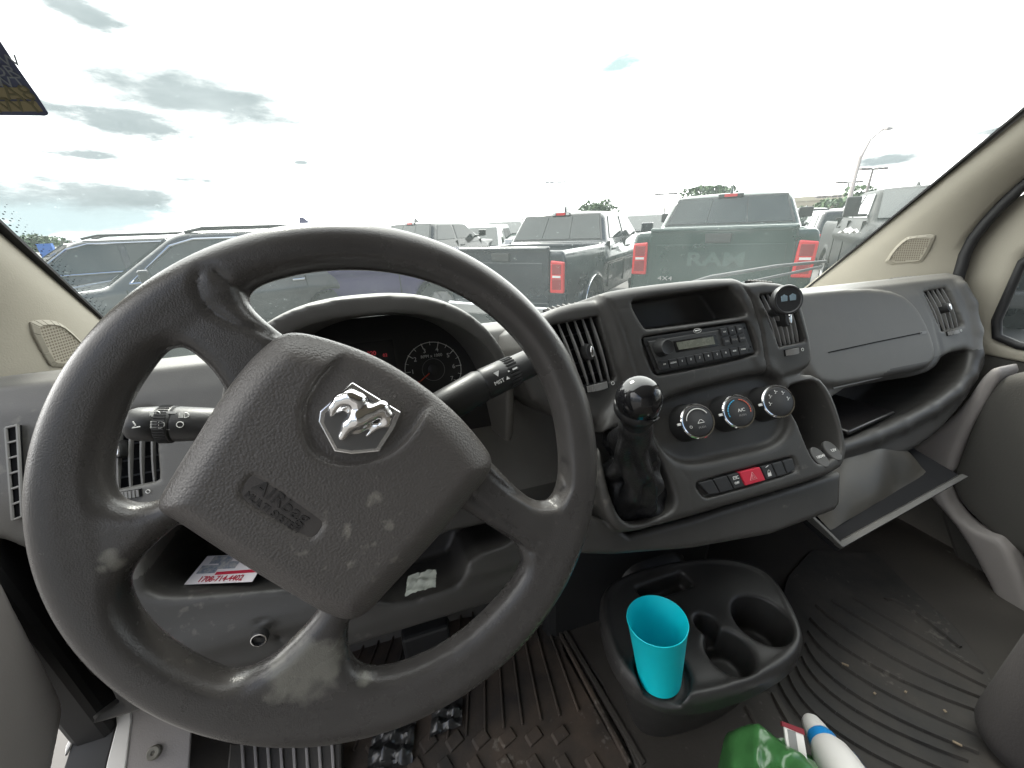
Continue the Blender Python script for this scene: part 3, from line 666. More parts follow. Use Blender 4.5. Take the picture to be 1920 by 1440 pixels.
vop(CS, sprism(FS, FS.poly(smooth_poly(MAIN, 1), .004), -.18, .004, .014), 'add', .004)
vop(CS, sprism(FL, FL.poly(smooth_poly(LOW, 1), .004), -.15, .004, .010), 'add', .012)
vop(CS, sprism(FL, FL.poly(BAND, -.012), -.10, -.012, .008), 'add', .004)
# seam lines
def gpx(F, pts, n, r): groove(pts, F, n, r, .001, CS)
gpx(FS, [(1130,548),(1152,575),(1172,620),(1190,680),(1215,755)], .005, .0022)
gpx(FS, [(1163,580),(1260,562),(1370,545),(1385,549)], .005, .0016)
gpx(FS, [(1385,522),(1410,560),(1428,620),(1440,700)], .005, .0022)
gpx(FL, [(1180,690),(1225,735),(1270,870),(1293,900),(1300,960)], .005, .0014)
gpx(FL, [(1168,1001),(1300,968),(1590,874)], -.004, .0020)
gpx(FL, [(1140,840),(1125,890),(1130,950)], .004, .0014)
# top cubby
CUB = [(1180,570),(1190,562),(1360,538),(1368,541),(1398,588),(1392,594),(1214,618),(1205,615)]
vop(CS, sprism(FS, FS.poly(smooth_poly(CUB, 1)), -.055, .03, .004), 'sub', .005)
# radio recess
RAD = [(1203,640),(1207,630),(1392,602),(1404,605),(1421,655),(1417,668),(1240,705),(1225,702)]
vop(CS, sprism(FS, FS.poly(smooth_poly(RAD, 1), .004), -.004, .03, .003), 'sub', .002)
# heater panel recess
HTR = [(1222,800),(1222,770),(1250,745),(1330,722),(1420,700),(1450,704),(1470,730),(1482,780),(1475,812),(1450,836),(1380,852),(1310,868),(1275,866),(1245,845)]
vop(CS, sprism(FL, FL.poly(smooth_poly(HTR, 2), .0), -.012, .04, .008), 'sub', .012)
# button row recess
SWP = [(1305,912),(1310,903),(1478,856),(1490,858),(1498,878),(1494,886),(1330,935),(1318,932)]
vop(CS, sprism(FL, FL.poly(smooth_poly(SWP, 1), .004), -.002, .03, .003), 'sub', .002)
# gear lever well
GW = [(1128,812),(1165,800),(1212,806),(1240,860),(1268,930),(1268,950),(1252,965),(1200,988),(1168,978),(1150,940),(1134,880)]
vop(CS, sprism(FL, FL.poly(smooth_poly(GW, 2), .004), -.045, .03, .006), 'sub', .008)
# open pocket right of the heater panel
PK = [(1472,728),(1500,716),(1530,712),(1550,736),(1568,780),(1580,828),(1578,850),(1548,872),(1528,868),(1506,820)]
vop(CS, sprism(FL, FL.poly(smooth_poly(PK, 2), .004), -.075, .05, .006), 'sub', .004)
# vents and demister slots
VL = [(1010,614),(1122,592),(1156,712),(1062,738)]; VRc = [(1424,553),(1484,546),(1512,640),(1462,651)]
vop(CS, sprism(FS, FS.poly(VL, -.006), -.045, .05, .002), 'sub'); vop(CS, sprism(FS, FS.poly(VRc, .006), -.045, .05, .002), 'sub')
stack = CS.build('centre_panel', M_dashD, dash, relax=1)
vent(FS, VL, 0, 7, dash, knob=(1104,660), wheel=((1100,730),(1138,721)), off=-.006)
vent(FS, VRc, 0, 6, dash, knob=(1473,599), wheel=((1472,662),(1496,657)), off=.006)
def demist(pts, ns, tilt_=.25, W_=.016):    # raised grille strips lying on the dash top
    a, b = np.array(pts[0]), np.array(pts[1]); d = (b-a)/np.linalg.norm(b-a); L_ = np.linalg.norm(b-a); o = np.cross((0, 0, 1), d)
    n = np.cross(d, o); n = n/np.linalg.norm(n); F = Frame(a, n if n[2] > 0 else -n, d)
    m = MB(); K = 14
    lens = [(L_*i/K, -W_/2*math.sin(math.pi*(i/K*.9+.05))**.5) for i in range(K+1)]; lens += [(x, -y) for x, y in lens[::-1]]
    m.prism(F, lens, -.004, .0006); v = m.build('demister_grille', M_void, dash)
    m = MB()
    for i in range(ns):
        x = L_*(i+.7)/(ns+.4); h = W_/2*math.sin(math.pi*(x/L_*.9+.05))**.5
        m.hexa([F.W(x-.003, -h, .0002), F.W(x-.0015, -h, .0002), F.W(x+.0045, h, .0002), F.W(x+.003, h, .0002), F.W(x-.003, -h, .0022), F.W(x-.0015, -h, .0022), F.W(x+.0045, h, .0022), F.W(x+.003, h, .0022)])
    m.build('slats', M_dash, v)
# radio
def tile(F, px, n0, n1, name, m, parent, off=None, bevel=.0006, shrink=0.):
    P = [np.array(F.at(x, y, n1 if off is None else off)) for x, y in px]; c = np.mean(P, 0); P = [tuple(c+(q-c)*(1-shrink)) for q in P]
    b = MB(); b.prism(F, P, n0, n1); return b.build(name, m, parent, bevel=bevel), tuple(c)
rad_, _ = tile(FS, [(1205,633),(1398,604),(1416,662),(1232,702)], -.004, .0025, 'radio', M_black, dash, bevel=.002)
tile(FS, [(1216,640),(1390,612),(1408,655),(1238,694)], .002, .0045, 'radio_face', mat('radio_face', (.055, .055, .054), .45, bump=.1), rad_, bevel=.0012)
def bil(q, s, t): tl, tr, br, bl = [np.array(z, float) for z in q]; return (tl*(1-s)+tr*s)*(1-t)+(bl*(1-s)+br*s)*t
tile(FS, [(1262,640),(1343,627),(1348,648),(1268,661)], .0043, .0052, 'display_surround', M_gloss, rad_)
tile(FS, [(1268,642),(1337,631),(1341,645),(1273,656)], .0050, .0056, 'display', M_lcd, rad_, bevel=0)
kc = np.array(FS.at(1247, 651, .012)); m = MB(); m.lathe(FS, [(.0128, .004), (.0125, .006), (.0108, .010), (.0100, .0165), (.0092, .0178), (.0075, .0172), (0, .0172)], c=tuple(kc), seg=36); m.build('volume_knob', M_black, rad_, smooth=35)
KEY = [(1349,615),(1392,607),(1402,641),(1358,650)]
syms = [['◂◂', '▸', '▸▸'], ['SRC', 'MENU', 'OK'], ['EXIT', 'SEL', '↵']]
for r_ in range(2):
    for c_ in range(3):
        s0, s1, t0, t1 = c_/3+.03, (c_+1)/3-.03, r_/2+.04, (r_+1)/2-.04
        bt, cc_ = tile(FS, [bil(KEY, s0, t0), bil(KEY, s1, t0), bil(KEY, s1, t1), bil(KEY, s0, t1)], .004, .0074, 'button', M_btn, rad_, bevel=.0008)
        text('print', FS, [['<<', '+', '>>'], ['DIR', 'TUNE', 'BND']][r_][c_], .0040, *cc_, .0076, M_mark if r_ == 0 else M_markd, rad_)
ROW = [(1236,678),(1400,647),(1404,662),(1240,694)]; lab_ = ['FM', 'AUDIO', '1', '2', '3', '4', '5', '6', 'SEEK', 'SCAN']
for i in range(10):
    bt, cc_ = tile(FS, [bil(ROW, (i+.05)/10, 0), bil(ROW, (i+.95)/10, 0), bil(ROW, (i+.95)/10, 1), bil(ROW, (i+.05)/10, 1)], .004, .0074, 'button', M_btn, rad_, bevel=.0008)
    text('print', FS, lab_[i], .0040 if len(lab_[i]) < 2 else .0030, cc_[0], cc_[1]+.001, .0076, M_mark, rad_)
c_ = FS.at(1308, 620, .005); m = MB(); m.tube([FS.W(c_[0]+.0062*math.cos(a), c_[1]+.0032*math.sin(a), .0047) for a in np.linspace(0, 2*math.pi, 20)], .00035, seg=4); m.tube([FS.W(c_[0]-.004, c_[1], .0047), FS.W(c_[0]+.004, c_[1]+.0006, .0047)], .0008, seg=4); m.build('logo', M_mark, rad_)
for x, y in ((1213,649),(1227,692),(1396,615),(1407,650)):
    c_ = FS.at(x, y, .0048); m = MB(); m.lathe(FS, [(.0012, .0044), (.0012, .0050)], c=c_, seg=10); m.build('pin_hole', M_void, rad_)
# heater knobs
for i, (bx, fx) in enumerate((((1284,793), (1291,787)), ((1357,776), (1367,769)), ((1427,758), (1434,752)))):
    b2 = np.array(FL.at(*bx, -.012)); f2 = np.array(FL.at(*fx, .016)); 
    F2 = Frame(FL.W(*b2, -.012), FL.W(*f2, .016)-FL.W(*b2, -.012)); ln = float(np.linalg.norm(FL.W(*f2, .016)-FL.W(*b2, -.012)))
    F2 = Frame(FL.W(*b2, -.012), .35*F2.n+.65*FL.n); 
    m = MB(); m.lathe(F2, [(.0262, -.002), (.0258, .004), (.0245, .006), (.0238, ln-.003), (.0232, ln)], seg=56); kn = m.build('heater_knob', M_black, dash, smooth=35)
    m = MB(); m.lathe(F2, [(.0225, ln-.0005), (.0233, ln+.0012), (.0222, ln+.0026), (.0208, ln+.0022), (.0206, ln+.0008)], seg=56, cap=False); m.build('chrome_ring', M_chrome, kn, smooth=60)
    m = MB(); m.lathe(F2, [(.0207, ln), (.0200, ln+.0022), (.0190, ln+.0027), (0, ln+.0030)], seg=48); m.build('knob_cap', M_btn, kn, smooth=60)
    m = MB(); m.prism(F2, [(-.0275, -.0017), (-.0200, -.0017), (-.0200, .0017), (-.0275, .0017)], ln-.002, ln+.0006); m.build('pointer', M_mark, kn, bevel=.0005)
    def ring(a0, a1, r, wd, mm, nm, dash_=0):
        m = MB(); K = 26
        if dash_:
            for q in range(dash_):
                A0, A1 = R(a0+(a1-a0)*(q+.1)/dash_), R(a0+(a1-a0)*(q+.85)/dash_)
                m.tube([F2.W(r*math.cos(t), r*math.sin(t), ln+.0030) for t in np.linspace(A0, A1, 4)], wd, seg=4)
        else: m.tube([F2.W(r*math.cos(R(t)), r*math.sin(R(t)), ln+.0030) for t in np.linspace(a0, a1, K)], list(np.linspace(wd*.6, wd*1.3, K)), seg=4)
        m.build(nm, mm, kn)
    m_bl = mat('blue_print', (.05, .38, .62), .5); m_rd = mat('red_print', (.55, .12, .07), .5)
    if i == 0:
        ring(170, 30, .0160, .0007, M_mark, 'scale'); text('print', F2, 'PUSH', .0042, .003, -.009, ln+.0031, M_markd, kn)
        m = MB(); m.tube([F2.W(-.012+.0016*math.cos(t), -.006+.0016*math.sin(t), ln+.003) for t in np.linspace(0, 2*math.pi, 13)], .0003, seg=4)
        m.tube([F2.W(.003+x, -.002+y, ln+.003) for x, y in ((-.0045, -.001), (-.003, .001), (-.001, .003), (.001, .003), (.003, .001), (.0045, -.001), (-.0045, -.001))], .00035, seg=4); m.build('print', M_mark, kn)
    if i == 1:
        ring(200, 100, .0160, .0008, m_bl, 'scale', 8); ring(80, -15, .0160, .0008, m_rd, 'scale', 8); text('print', F2, 'A/C', .0062, .003, .001, ln+.0031, M_mark, kn); text('print', F2, 'PUSH', .0042, .003, -.006, ln+.0031, M_markd, kn)
    if i == 2:
        m = MB()
        for a in (185, 140, 95, 50, 5):
            x, y = .0135*math.cos(R(a)), .0135*math.sin(R(a))
            m.tube([F2.W(x-.0016, y-.0018, ln+.003), F2.W(x-.0002, y-.0018, ln+.003), F2.W(x+.0002, y+.0005, ln+.003), F2.W(x-.0012, y+.001, ln+.003)], .00035, seg=4); m.lathe(F2, [(.0007, ln+.0028), (.0007, ln+.0033)], c=(x-.0008, y+.0022), seg=8)
            m.tube([F2.W(x+.001, y+.0005, ln+.003), F2.W(x+.0026, y+.0005, ln+.003)], .00035, seg=4)
        m.build('print', M_mark, kn)
# button row: six dark keys and the red hazard key
ROWB = [(1309,906),(1487,859),(1496,883),(1324,932)]; cuts = [0, .155, .305, .43, .655, .775, .885, 1.0]
for i in range(7):
    q = [bil(ROWB, cuts[i]+.006, 0), bil(ROWB, cuts[i+1]-.006, 0), bil(ROWB, cuts[i+1]-.006, 1), bil(ROWB, cuts[i]+.006, 1)]
    if i == 0: q[3] = q[3]*.8+q[2]*.2-np.array((0, 3))
    if i == 6: q[2] = q[2]*.8+q[3]*.2-np.array((0, 4))
    hz = i == 3
    bt, c_ = tile(FL, q, -.002, .0062 if hz else .0050, 'hazard_button' if hz else 'button', M_red if hz else M_btn, dash, bevel=.001)
    n_ = (.0062 if hz else .0050)+.0003
    if i == 2: text('print', FL, 'ESC', .0062, c_[0], c_[1]+.004, n_, M_mark, bt); text('print', FL, 'OFF', .0045, c_[0], c_[1]-.003, n_, M_mark, bt)
    if hz:
        m = MB()
        for s in (.0068, .0032): m.tube([FL.W(c_[0]+s*math.cos(R(a)), c_[1]+s*math.sin(R(a))-.001, n_) for a in (90, 210, 330, 90)], .0004, seg=4)
        m.build('print', mat('pale_red_print', (.75, .35, .38), .5), bt)
    if i == 4:
        m = MB(); m.prism(FL, [(c_[0]-.003, c_[1]-.006), (c_[0]+.003, c_[1]-.006), (c_[0]+.003, c_[1]-.001), (c_[0]-.003, c_[1]-.001)], n_-.0004, n_)
        m.tube([FL.W(c_[0]+.0022*math.cos(a), c_[1]-.001+.0035*math.sin(a), n_) for a in np.linspace(0, math.pi, 9)], .0004, seg=4)
        m.tube([FL.W(c_[0]-.004, c_[1]+.007, n_), FL.W(c_[0]+.001, c_[1]+.0085, n_)], .0005, seg=4); m.build('print', M_mark, bt)
# sockets with hinged caps in the pocket
for (x, y), lb in (((1535,858), '180W'), ((1559,846), '12V')):
    c_ = np.array(FL.at(x, y, -.004)); F3 = Frame(FL.W(*c_, -.004), (-.15, -.55, .83))
    m = MB(); oval = [(.0100*math.cos(a), .0165*math.sin(a)) for a in np.linspace(0, 2*math.pi, 26, endpoint=False)]; m.prism(F3, oval, -.004, .003); cp_ = m.build('socket_cap', mat('cap_plastic', (.085, .083, .08), .5, bump=.2), dash, bevel=.0015)
    m = MB(); m.lathe(F3, [(.0095, -.03), (.0095, -.004)], seg=24); m.build('socket', M_black, cp_, smooth=40)
    text('print', F3, lb, .0058, .001, .0, .0033, M_mark, cp_)
mb = MB(); m_ = FL.W(*FL.at(1527, 835, -.06), -.06); mb.box(m_+np.array((0, .03, -.03)), (.03, .02, .012)); mb.build('socket_mount', M_black, dash, bevel=.002)
# demister strips
demist((aty(1022, 583, .492), aty(1100, 570, .505)), 7, W_=.030)
demist((aty(1400, 527, .50), aty(1448, 530, .50)), 8)
demist((aty(1672, 524, .61), aty(1745, 518, .61)), 9, W_=.03)
demist((aty(248, 714, .585), aty(345, 706, .585)), 5, W_=.035)
demist_left = None
# side demister on the left end
m = MB(); P4 = FP.poly(VD, .004); m.prism(FP, P4, -.004, .0046); v = m.build('air_vent', M_void, dash)
m = MB()
for i in range(7):
    t = (i)/6.; a, b = bil(VD, 0, t), bil(VD, 1, t); m.tube([FP.W(*FP.at(*a, .006), .006), FP.W(*FP.at(*b, .006), .006)], .0013, seg=6)
m.tube([FP.W(*FP.at(*VD[0], .006), .006), FP.W(*FP.at(*VD[3], .006), .006)], .0016, seg=6); m.tube([FP.W(*FP.at(*VD[1], .006), .006), FP.W(*FP.at(*VD[2], .006), .006)], .0016, seg=6)
m.build('slats', M_slat, v)
# lower parts: heater tower behind the console, bulkhead below the shelf
m = MB(); m.box((.40, .60, -.62), (.40, .20, .40)); m.build('heater_tower', M_black, dash, bevel=.02)
# glovebox: drop-down lid with its raised rim
GZc = -.490
g0 = atz(1512, 1018, GZc); g1 = atz(1575, 1030, GZc-.01); g2 = atz(1810, 897, GZc-.01); g3 = atz(1745, 893, GZc+.01); g4 = np.array((.62, .50, -.46)); g5 = np.array((1.02, .50, -.46))
gl = MB(); th = np.array((0, .004, -.010))
gl.hexa([g4, g1, g2, g5, g4+th, g1+th, g2+th, g5+th]); gb = gl.build('glovebox_lid', M_void, dash, bevel=.002)
gl = MB(); e_ = (g2-g1)/np.linalg.norm(g2-g1); up_ = np.array((0, -.003, .007))
gl.hexa([g1, g1-np.array((0, -.012, 0)), g2-np.array((0, -.012, 0)), g2, g1+up_, g1+up_+np.array((0, .010, 0)), g2+up_+np.array((0, .010, 0)), g2+up_])
gl.hexa([g1, g1+(g4-g1)*.96, g1+(g4-g1)*.96+np.array((.006, 0, 0)), g1+np.array((.006, 0, 0)), g1+up_, g1+(g4-g1)*.96+np.array((0, 0, .03)), g1+(g4-g1)*.96+np.array((.006, 0, .03)), g1+up_+np.array((.006, 0, 0))])
gl.build('lid_rim', M_dashD, gb, bevel=.0015)
m = MB(); m.box((.83, .62, -.52), (.46, .16, .16)); m.build('glovebox_bin', M_black, dash, bevel=.01)

# ================================================================= GEAR LEVER
gk = aty(1197, 752, .300); gbp = FL.W(*FL.at(1210, 955, -.02), -.02); gt_ = FL.W(*FL.at(1160, 840, -.03), -.03)
gear = empty('gear_lever', gbp, 'automatic gear lever with glossy black ball knob and wrinkled leather boot', 'gear lever')
axg = gk-(gbp*.45+gt_*.55); axg /= np.linalg.norm(axg)
V = Vol(gk-.045, gk+.045, .0016)
vop(V, scap(gk-axg*.010, gk+axg*.006, .0215, .0228))
V.build('knob', M_gloss, gear)
V = Vol(gk-.07, gk+.05, .0018)
vop(V, scap(gk-axg*.010, gk-axg*.028, .0245, .0150), 'add', .006); vop(V, scap(gk-axg*.028, gk-axg*.052, .0150, .0125), 'add', .01)
vop(V, scap(gk-axg*.002+np.array((.004, 0, .006)), gk+axg*.03+np.array((.02, 0, .02)), .0262, .030), 'sub', .001)
V.build('knob_collar', mat('satin_black', (.022, .022, .023), .3, bump=.2, bscale=700), gear)
lo = np.minimum(gk, gbp)-.09; hi = np.maximum(gk, gbp)+.09
V = Vol(lo, hi, .0022)
neck = gk-axg*.045
base_pts = [FL.W(*FL.at(x, y, -.03), -.028) for x, y in ((1155,830),(1200,830),(1150,900),(1222,922),(1178,960),(1214,950),(1200,890))]
for b_ in base_pts: vop(V, scap(neck, b_, .0115, .0135), 'add', .010)
for b_ in base_pts[:-1]:
    for c_ in base_pts[1:]: 
        if np.linalg.norm(b_-c_) < .09 and np.linalg.norm(b_-c_) > 1e-4: vop(V, scap(b_, c_, .0125), 'add', .01)
def wr(X, Y, Z): return 0
V.op(lambda X, Y, Z: V.d*0 if False else 0*X+0*Y+0*Z+1.0)
# wrinkles: push the surface in and out along a few diagonal folds
Xg, Yg, Zg = [g.astype(np.float32) for g in np.ix_(*V.ax)]
t_ = (Xg-neck[0])*axg[0]+(Yg-neck[1])*axg[1]+(Zg-neck[2])*axg[2]
e1_ = np.cross(axg, (0, 1, 0)); e1_ /= np.linalg.norm(e1_); e2_ = np.cross(axg, e1_)
a_ = np.arctan2((Xg-neck[0])*e1_[0]+(Yg-neck[1])*e1_[1]+(Zg-neck[2])*e1_[2], (Xg-neck[0])*e2_[0]+(Yg-neck[1])*e2_[1]+(Zg-neck[2])*e2_[2])
V.d += ((.0030*np.sin(5*a_+t_*45+1.2*np.sin(t_*60))+.0022*np.sin(7*a_-t_*70)+.0012*np.sin(t_*120+2*a_))*np.clip(-t_/.05, 0, 1.2)).astype(np.float32)
V.build('boot', M_leather, gear, relax=1)
m = MB(); sm = [neck+axg*.0, neck-axg*.03+np.array((.004, -.016, 0)), (neck+gbp)/2+np.array((.0, -.030, .0)), gbp+np.array((-.002, -.024, .020)), gbp+np.array((.002, -.012, -.004))]
m.tube(sm, .0011, seg=6); m.build('stitching', M_leather, gear)
# ================================================================= CUP HOLDER CONSOLE
FZ = -.80
TZ = -.600
FT = Frame((.36, .33, TZ), (0, 0, 1))
con = empty('cup_holder_console', (.37, .33, FZ), 'low black moulded floor console with three cup wells', 'cup holder console')
TR = [(1122,1130),(1135,1095),(1180,1070),(1260,1050),(1360,1040),(1440,1065),(1475,1110),(1505,1170),(1510,1205),(1490,1240),(1440,1272),(1370,1302),(1290,1318),(1220,1304),(1165,1262),(1135,1200)]
tp = FT.poly(smooth_poly(TR, 2))
CV = Vol((.17, .17, FZ-.01), (.64, .62, TZ+.05), .0032)
def body(X, Y, Z):
    d = poly2(tp, X-FT.p[0], Y-FT.p[1]); s = np.clip((TZ-.035-Z)/.165, 0, 1)
    return rnd(d+.045*s+.008*(Z < TZ-.035), np.maximum(Z-TZ, FZ-.005-Z), .010)
CV.op(body)
# the back of the console sweeps up into the tower
vop(CV, scap((.41, .52, -.70), (.48, .52, -.70), .05), 'add', .05)
CV.op(lambda X, Y, Z: np.abs(poly2(tp, X-FT.p[0], Y-FT.p[1])+.009)*1.0+0*Z-.0035 + np.abs(Z-TZ)*1.0, 'add', .008)
def well(px, r0, r1, z, dep, e=1.0, k=.004):
    c = atz(*px, z)
    f = lambda X, Y, Z: rnd(np.sqrt((X-c[0])**2+((Y-c[1])/e)**2)-(r1+(r0-r1)*np.clip((Z-(z-dep))/dep, 0, 1.3)), (z-dep)-Z, .006)
    CV.op(f, 'sub', k, ((c[0]-r0*1.3-.01, c[1]-r0*1.3*e-.01, z-dep-.01), (c[0]+r0*1.3+.01, c[1]+r0*1.3*e+.01, z+.08))); return c
cc_ = np.array((.291, .283, 0))
CV.op(lambda X, Y, Z: rnd(np.sqrt((X-cc_[0])**2+(Y-cc_[1])**2)-.0385, -.618-Z, .006), 'sub', .006, ((.22, .21, -.65), (.36, .36, -.5)))
well((1428,1160), .043, .036, TZ, .075); well((1368,1222), .034, .030, TZ-.002, .060, k=.008)
well((1325,1168), .018, .015, TZ, .045, k=.006)
vop(CV, sbox((.335, .385, TZ-.035), (.435, .415, TZ+.05), .006), 'sub', .008)
CV.build('console_body', mat('console_plastic', (.028, .027, .026), .42, bump=.25, bscale=900, var=.3, vscale=6, dust=.12), con, relax=2)
# teal tumbler in the left well
cup = empty('tumbler', (.291, .283, -.625), 'empty teal plastic tumbler standing in the left cup well', 'cup')
FCu = Frame((.289, .284, -.617), (-.010, .012, .121))
m = MB(); m.lathe(FCu, [(0, 0), (.027, 0), (.0295, .002), (.0392, .1115), (.0400, .1125), (.0392, .1132), (.0378, .1110), (.0285, .004), (0, .003)], seg=72, cap=False); m.build('cup_wall', M_teal, cup, smooth=40)

# ================================================================= FLOOR AND MATS
def flat(name, pts, z, m, **k):
    o = mk(name, [(x, y, z) for x, y in pts], [tuple(range(len(pts)))], m); return props(o, **k)
fl = MB(); fl.box((.395, .0, FZ-.03), (1.75, 2.2, .05)); o = fl.build('floor', M_rub2); props(o, kind='structure')
fl = MB(); fl.hexa([(-.5, .60, FZ), (1.3, .60, FZ), (1.3, 1.0, -.35), (-.5, 1.0, -.35), (-.5, .64, FZ-.06), (1.3, .64, FZ-.06), (1.3, 1.1, -.4), (-.5, 1.1, -.4)]); o = fl.build('bulkhead', M_rub2); props(o, kind='structure')
# passenger mat with long curved ribs
FM = Frame((.7, .3, FZ), (0, 0, 1))
pm = empty('passenger_mat', (.75, .3, FZ), 'ribbed black rubber mat on the passenger side floor', 'floor mat')
PMP = [(1475,1085),(1520,1035),(1640,1040),(1700,1100),(1790,1180),(1850,1262),(1880,1310),(1915,1440),(1700,1500),(1530,1500),(1440,1330),(1420,1300)]
m = MB(); m.prism(FM, FM.poly(PMP), .001, .007); m.build('mat_base', M_rubP, pm, bevel=.002)
ribs = [[(1660,1125),(1700,1138),(1800,1215)], [(1600,1120),(1700,1180),(1843,1262)], [(1560,1125),(1690,1205),(1853,1290)], [(1530,1135),(1660,1225),(1850,1312)], [(1520,1160),(1640,1250),(1870,1345)],
        [(1516,1185),(1620,1275),(1868,1392)], [(1512,1208),(1600,1300),(1832,1410)], [(1505,1232),(1590,1322),(1812,1425)], [(1495,1252),(1580,1345),(1800,1455)], [(1480,1268),(1560,1365),(1760,1470)], [(1462,1282),(1545,1390),(1700,1480)]]
m = MB()
for r_ in ribs:
    P = [np.array(FM.at(*p, .007)) for p in r_]; ts = np.linspace(0, 1, 12); c = [(1-t)**2*P[0]+2*t*(1-t)*(2*P[1]-.5*(P[0]+P[2]))+t*t*P[2] for t in ts]
    for a, b in zip(c, c[1:]):
        d = (b-a)/np.linalg.norm(b-a); n_ = np.array((-d[1], d[0]))*.0045
        m.hexa([FM.W(*(a-n_), .006), FM.W(*(a+n_), .006), FM.W(*(b+n_), .006), FM.W(*(b-n_), .006), FM.W(*(a-n_*.5), .0125), FM.W(*(a+n_*.5), .0125), FM.W(*(b+n_*.5), .0125), FM.W(*(b-n_*.5), .0125)])
m.build('ribs', M_rubP, pm)
# centre floor covering with a few broad steps, smooth grey rubber
cf = empty('tunnel_mat', (.35, .15, FZ), 'smooth grey rubber covering on the floor between the two mats', 'floor mat')
m = MB(); P = FM.poly([(1020,1130),(1130,1130),(1290,1310),(1440,1300),(1530,1500),(1215,1500),(1130,1290)]); m.prism(FM, P, .001, .009); m.build('mat_base', M_rub2, cf, bevel=.002)
for a, b, wd in (((1448,1306),(1500,1400),.012), ((1400,1330),(1450,1420),.012), ((1036,1150),(1205,1440),.010)):
    A, B = np.array(FM.at(*a)), np.array(FM.at(*b)); d = (B-A)/np.linalg.norm(B-A); n_ = np.array((-d[1], d[0]))*wd/2; m = MB()
    m.hexa([FM.W(*(A-n_), .006), FM.W(*(A+n_), .006), FM.W(*(B+n_), .006), FM.W(*(B-n_), .006), FM.W(*(A-n_*.7), .014), FM.W(*(A+n_*.7), .014), FM.W(*(B+n_*.7), .014), FM.W(*(B-n_*.7), .014)]); m.build('rib', M_rub2, cf)
# driver's mat: channels that fan out and blocks along the edge
dm = empty('driver_mat', (.05, .4, FZ), 'muddy black rubber mat with channels on the driver side floor', 'floor mat')
DMP = [(660,1180),(1000,1150),(1040,1160),(1060,1230),(1115,1330),(1190,1460),(1180,1540),(640,1540),(620,1400)]
m = MB(); m.prism(FM, FM.poly(DMP), .001, .006); m.build('mat_base', M_rub, dm, bevel=.002)
m = MB()
def bar(mm, a, b, w0, h0, h1, w1=None):
    A, B = np.array(FM.at(*a)), np.array(FM.at(*b)); d = (B-A)/np.linalg.norm(B-A); n_ = np.array((-d[1], d[0])); w1 = w1 or w0
    mm.hexa([FM.W(*(A-n_*w0/2), h0), FM.W(*(A+n_*w0/2), h0), FM.W(*(B+n_*w1/2), h0), FM.W(*(B-n_*w1/2), h0), FM.W(*(A-n_*w0*.38), h1), FM.W(*(A+n_*w0*.38), h1), FM.W(*(B+n_*w1*.38), h1), FM.W(*(B-n_*w1*.38), h1)])
for i in range(17):
    t = i/16; a = (690+350*t, 1150+5*t); b = (560+560*t, 1420-30*t-60*t*t)
    bar(m, a, b, .0045, .005, .011)
for i in range(8):
    t = i/7; bar(m, (700+345*t, 1392-20*t), (712+345*t, 1412-20*t), .030, .005, .0105)
    bar(m, (720+385*t, 1432-10*t), (765+400*t, 1530), .022, .005, .0105, .026)
bar(m, (1048,1190), (1180,1440), .008, .005, .014)
m.build('ribs', M_rub, dm, bevel=.0012)
# dead pedal with light ribs, lower left
dp = empty('footrest', (-.20, .43, FZ), 'pale ribbed footrest at the left of the driver floor', 'footrest')
m = MB(); FD = Frame((-.25, .42, -.76), (0, -.35, .94)); P = FD.poly([(430,1392),(640,1392),(640,1500),(420,1500)]); m.prism(FD, P, -.02, 0); m.build('footrest_plate', M_rub2, dp, bevel=.003)
m = MB()
for i in range(8):
    x = 455+24*i; a, b = np.array(FD.at(x, 1394)), np.array(FD.at(x+6, 1490)); n_ = np.array((.0022, 0)); m.hexa([FD.W(*(a-n_), 0), FD.W(*(a+n_), 0), FD.W(*(b+n_), 0), FD.W(*(b-n_), 0), FD.W(*(a-n_), .004), FD.W(*(a+n_), .004), FD.W(*(b+n_), .004), FD.W(*(b-n_), .004)])
m.build('ribs', M_grey, dp, bevel=.001)
# pedal
pd = empty('brake_pedal', atz(800, 1180, -.70), 'black brake pedal seen through the gap of the wheel', 'pedal')
m = MB(); p = atz(800, 1195, -.70); m.box(p, (.085, .03, .06)); m.build('pedal_pad', M_black, pd, bevel=.006); m = MB(); m.tube([p+np.array((0, .02, 0)), p+np.array((0, .14, .12)), p+np.array((0, .2, .3))], .009); m.build('pedal_arm', M_black, pd)

# crumpled plastic wrapper on the mat
def crumple(name, c, s, m, label, cat, n=14, seed=1, zs=.35):
    r = np.random.default_rng(seed); V = []; Fc = []
    for i in range(n+1):
        for j in range(n+1):
            u, v = i/n-.5, j/n-.5; h = zs*s*(.5+.5*math.sin(9*u+5*v+seed)*math.cos(8*v-4*u))*(1-1.6*(u*u+v*v))+r.normal(0, .03*s)
            V.append((c[0]+u*s*1.3+r.normal(0, .012*s)+.2*v*s, c[1]+v*s+r.normal(0, .012*s), c[2]+max(0, h)))
    for i in range(n):
        for j in range(n): a = i*(n+1)+j; Fc.append((a, a+1, a+n+2, a+n+1))
    o = mk(name, V, Fc, m, smooth=50); props(o, label, cat); return o
M_wrap = mat('clear_wrapper', (.03, .03, .03), .28, coat=.3)
crumple('wrapper', atz(735, 1405, FZ+.012), .055, M_wrap, 'crumpled shiny black plastic wrapper on the driver mat', 'wrapper', 16, 3)
crumple('wrapper', atz(838, 1345, FZ+.012), .042, M_wrap, 'small dark plastic scrap further up the driver mat', 'wrapper', 12, 5)
crumple('paper_scrap', atz(792, 1103, -.440)+np.array((0, .012, -.002)), .030, mat('crumpled_paper', (.34, .36, .32), .4), 'crumpled pale paper sachet on the shelf right of the wheel hub', 'paper scrap', 12, 8, .2)
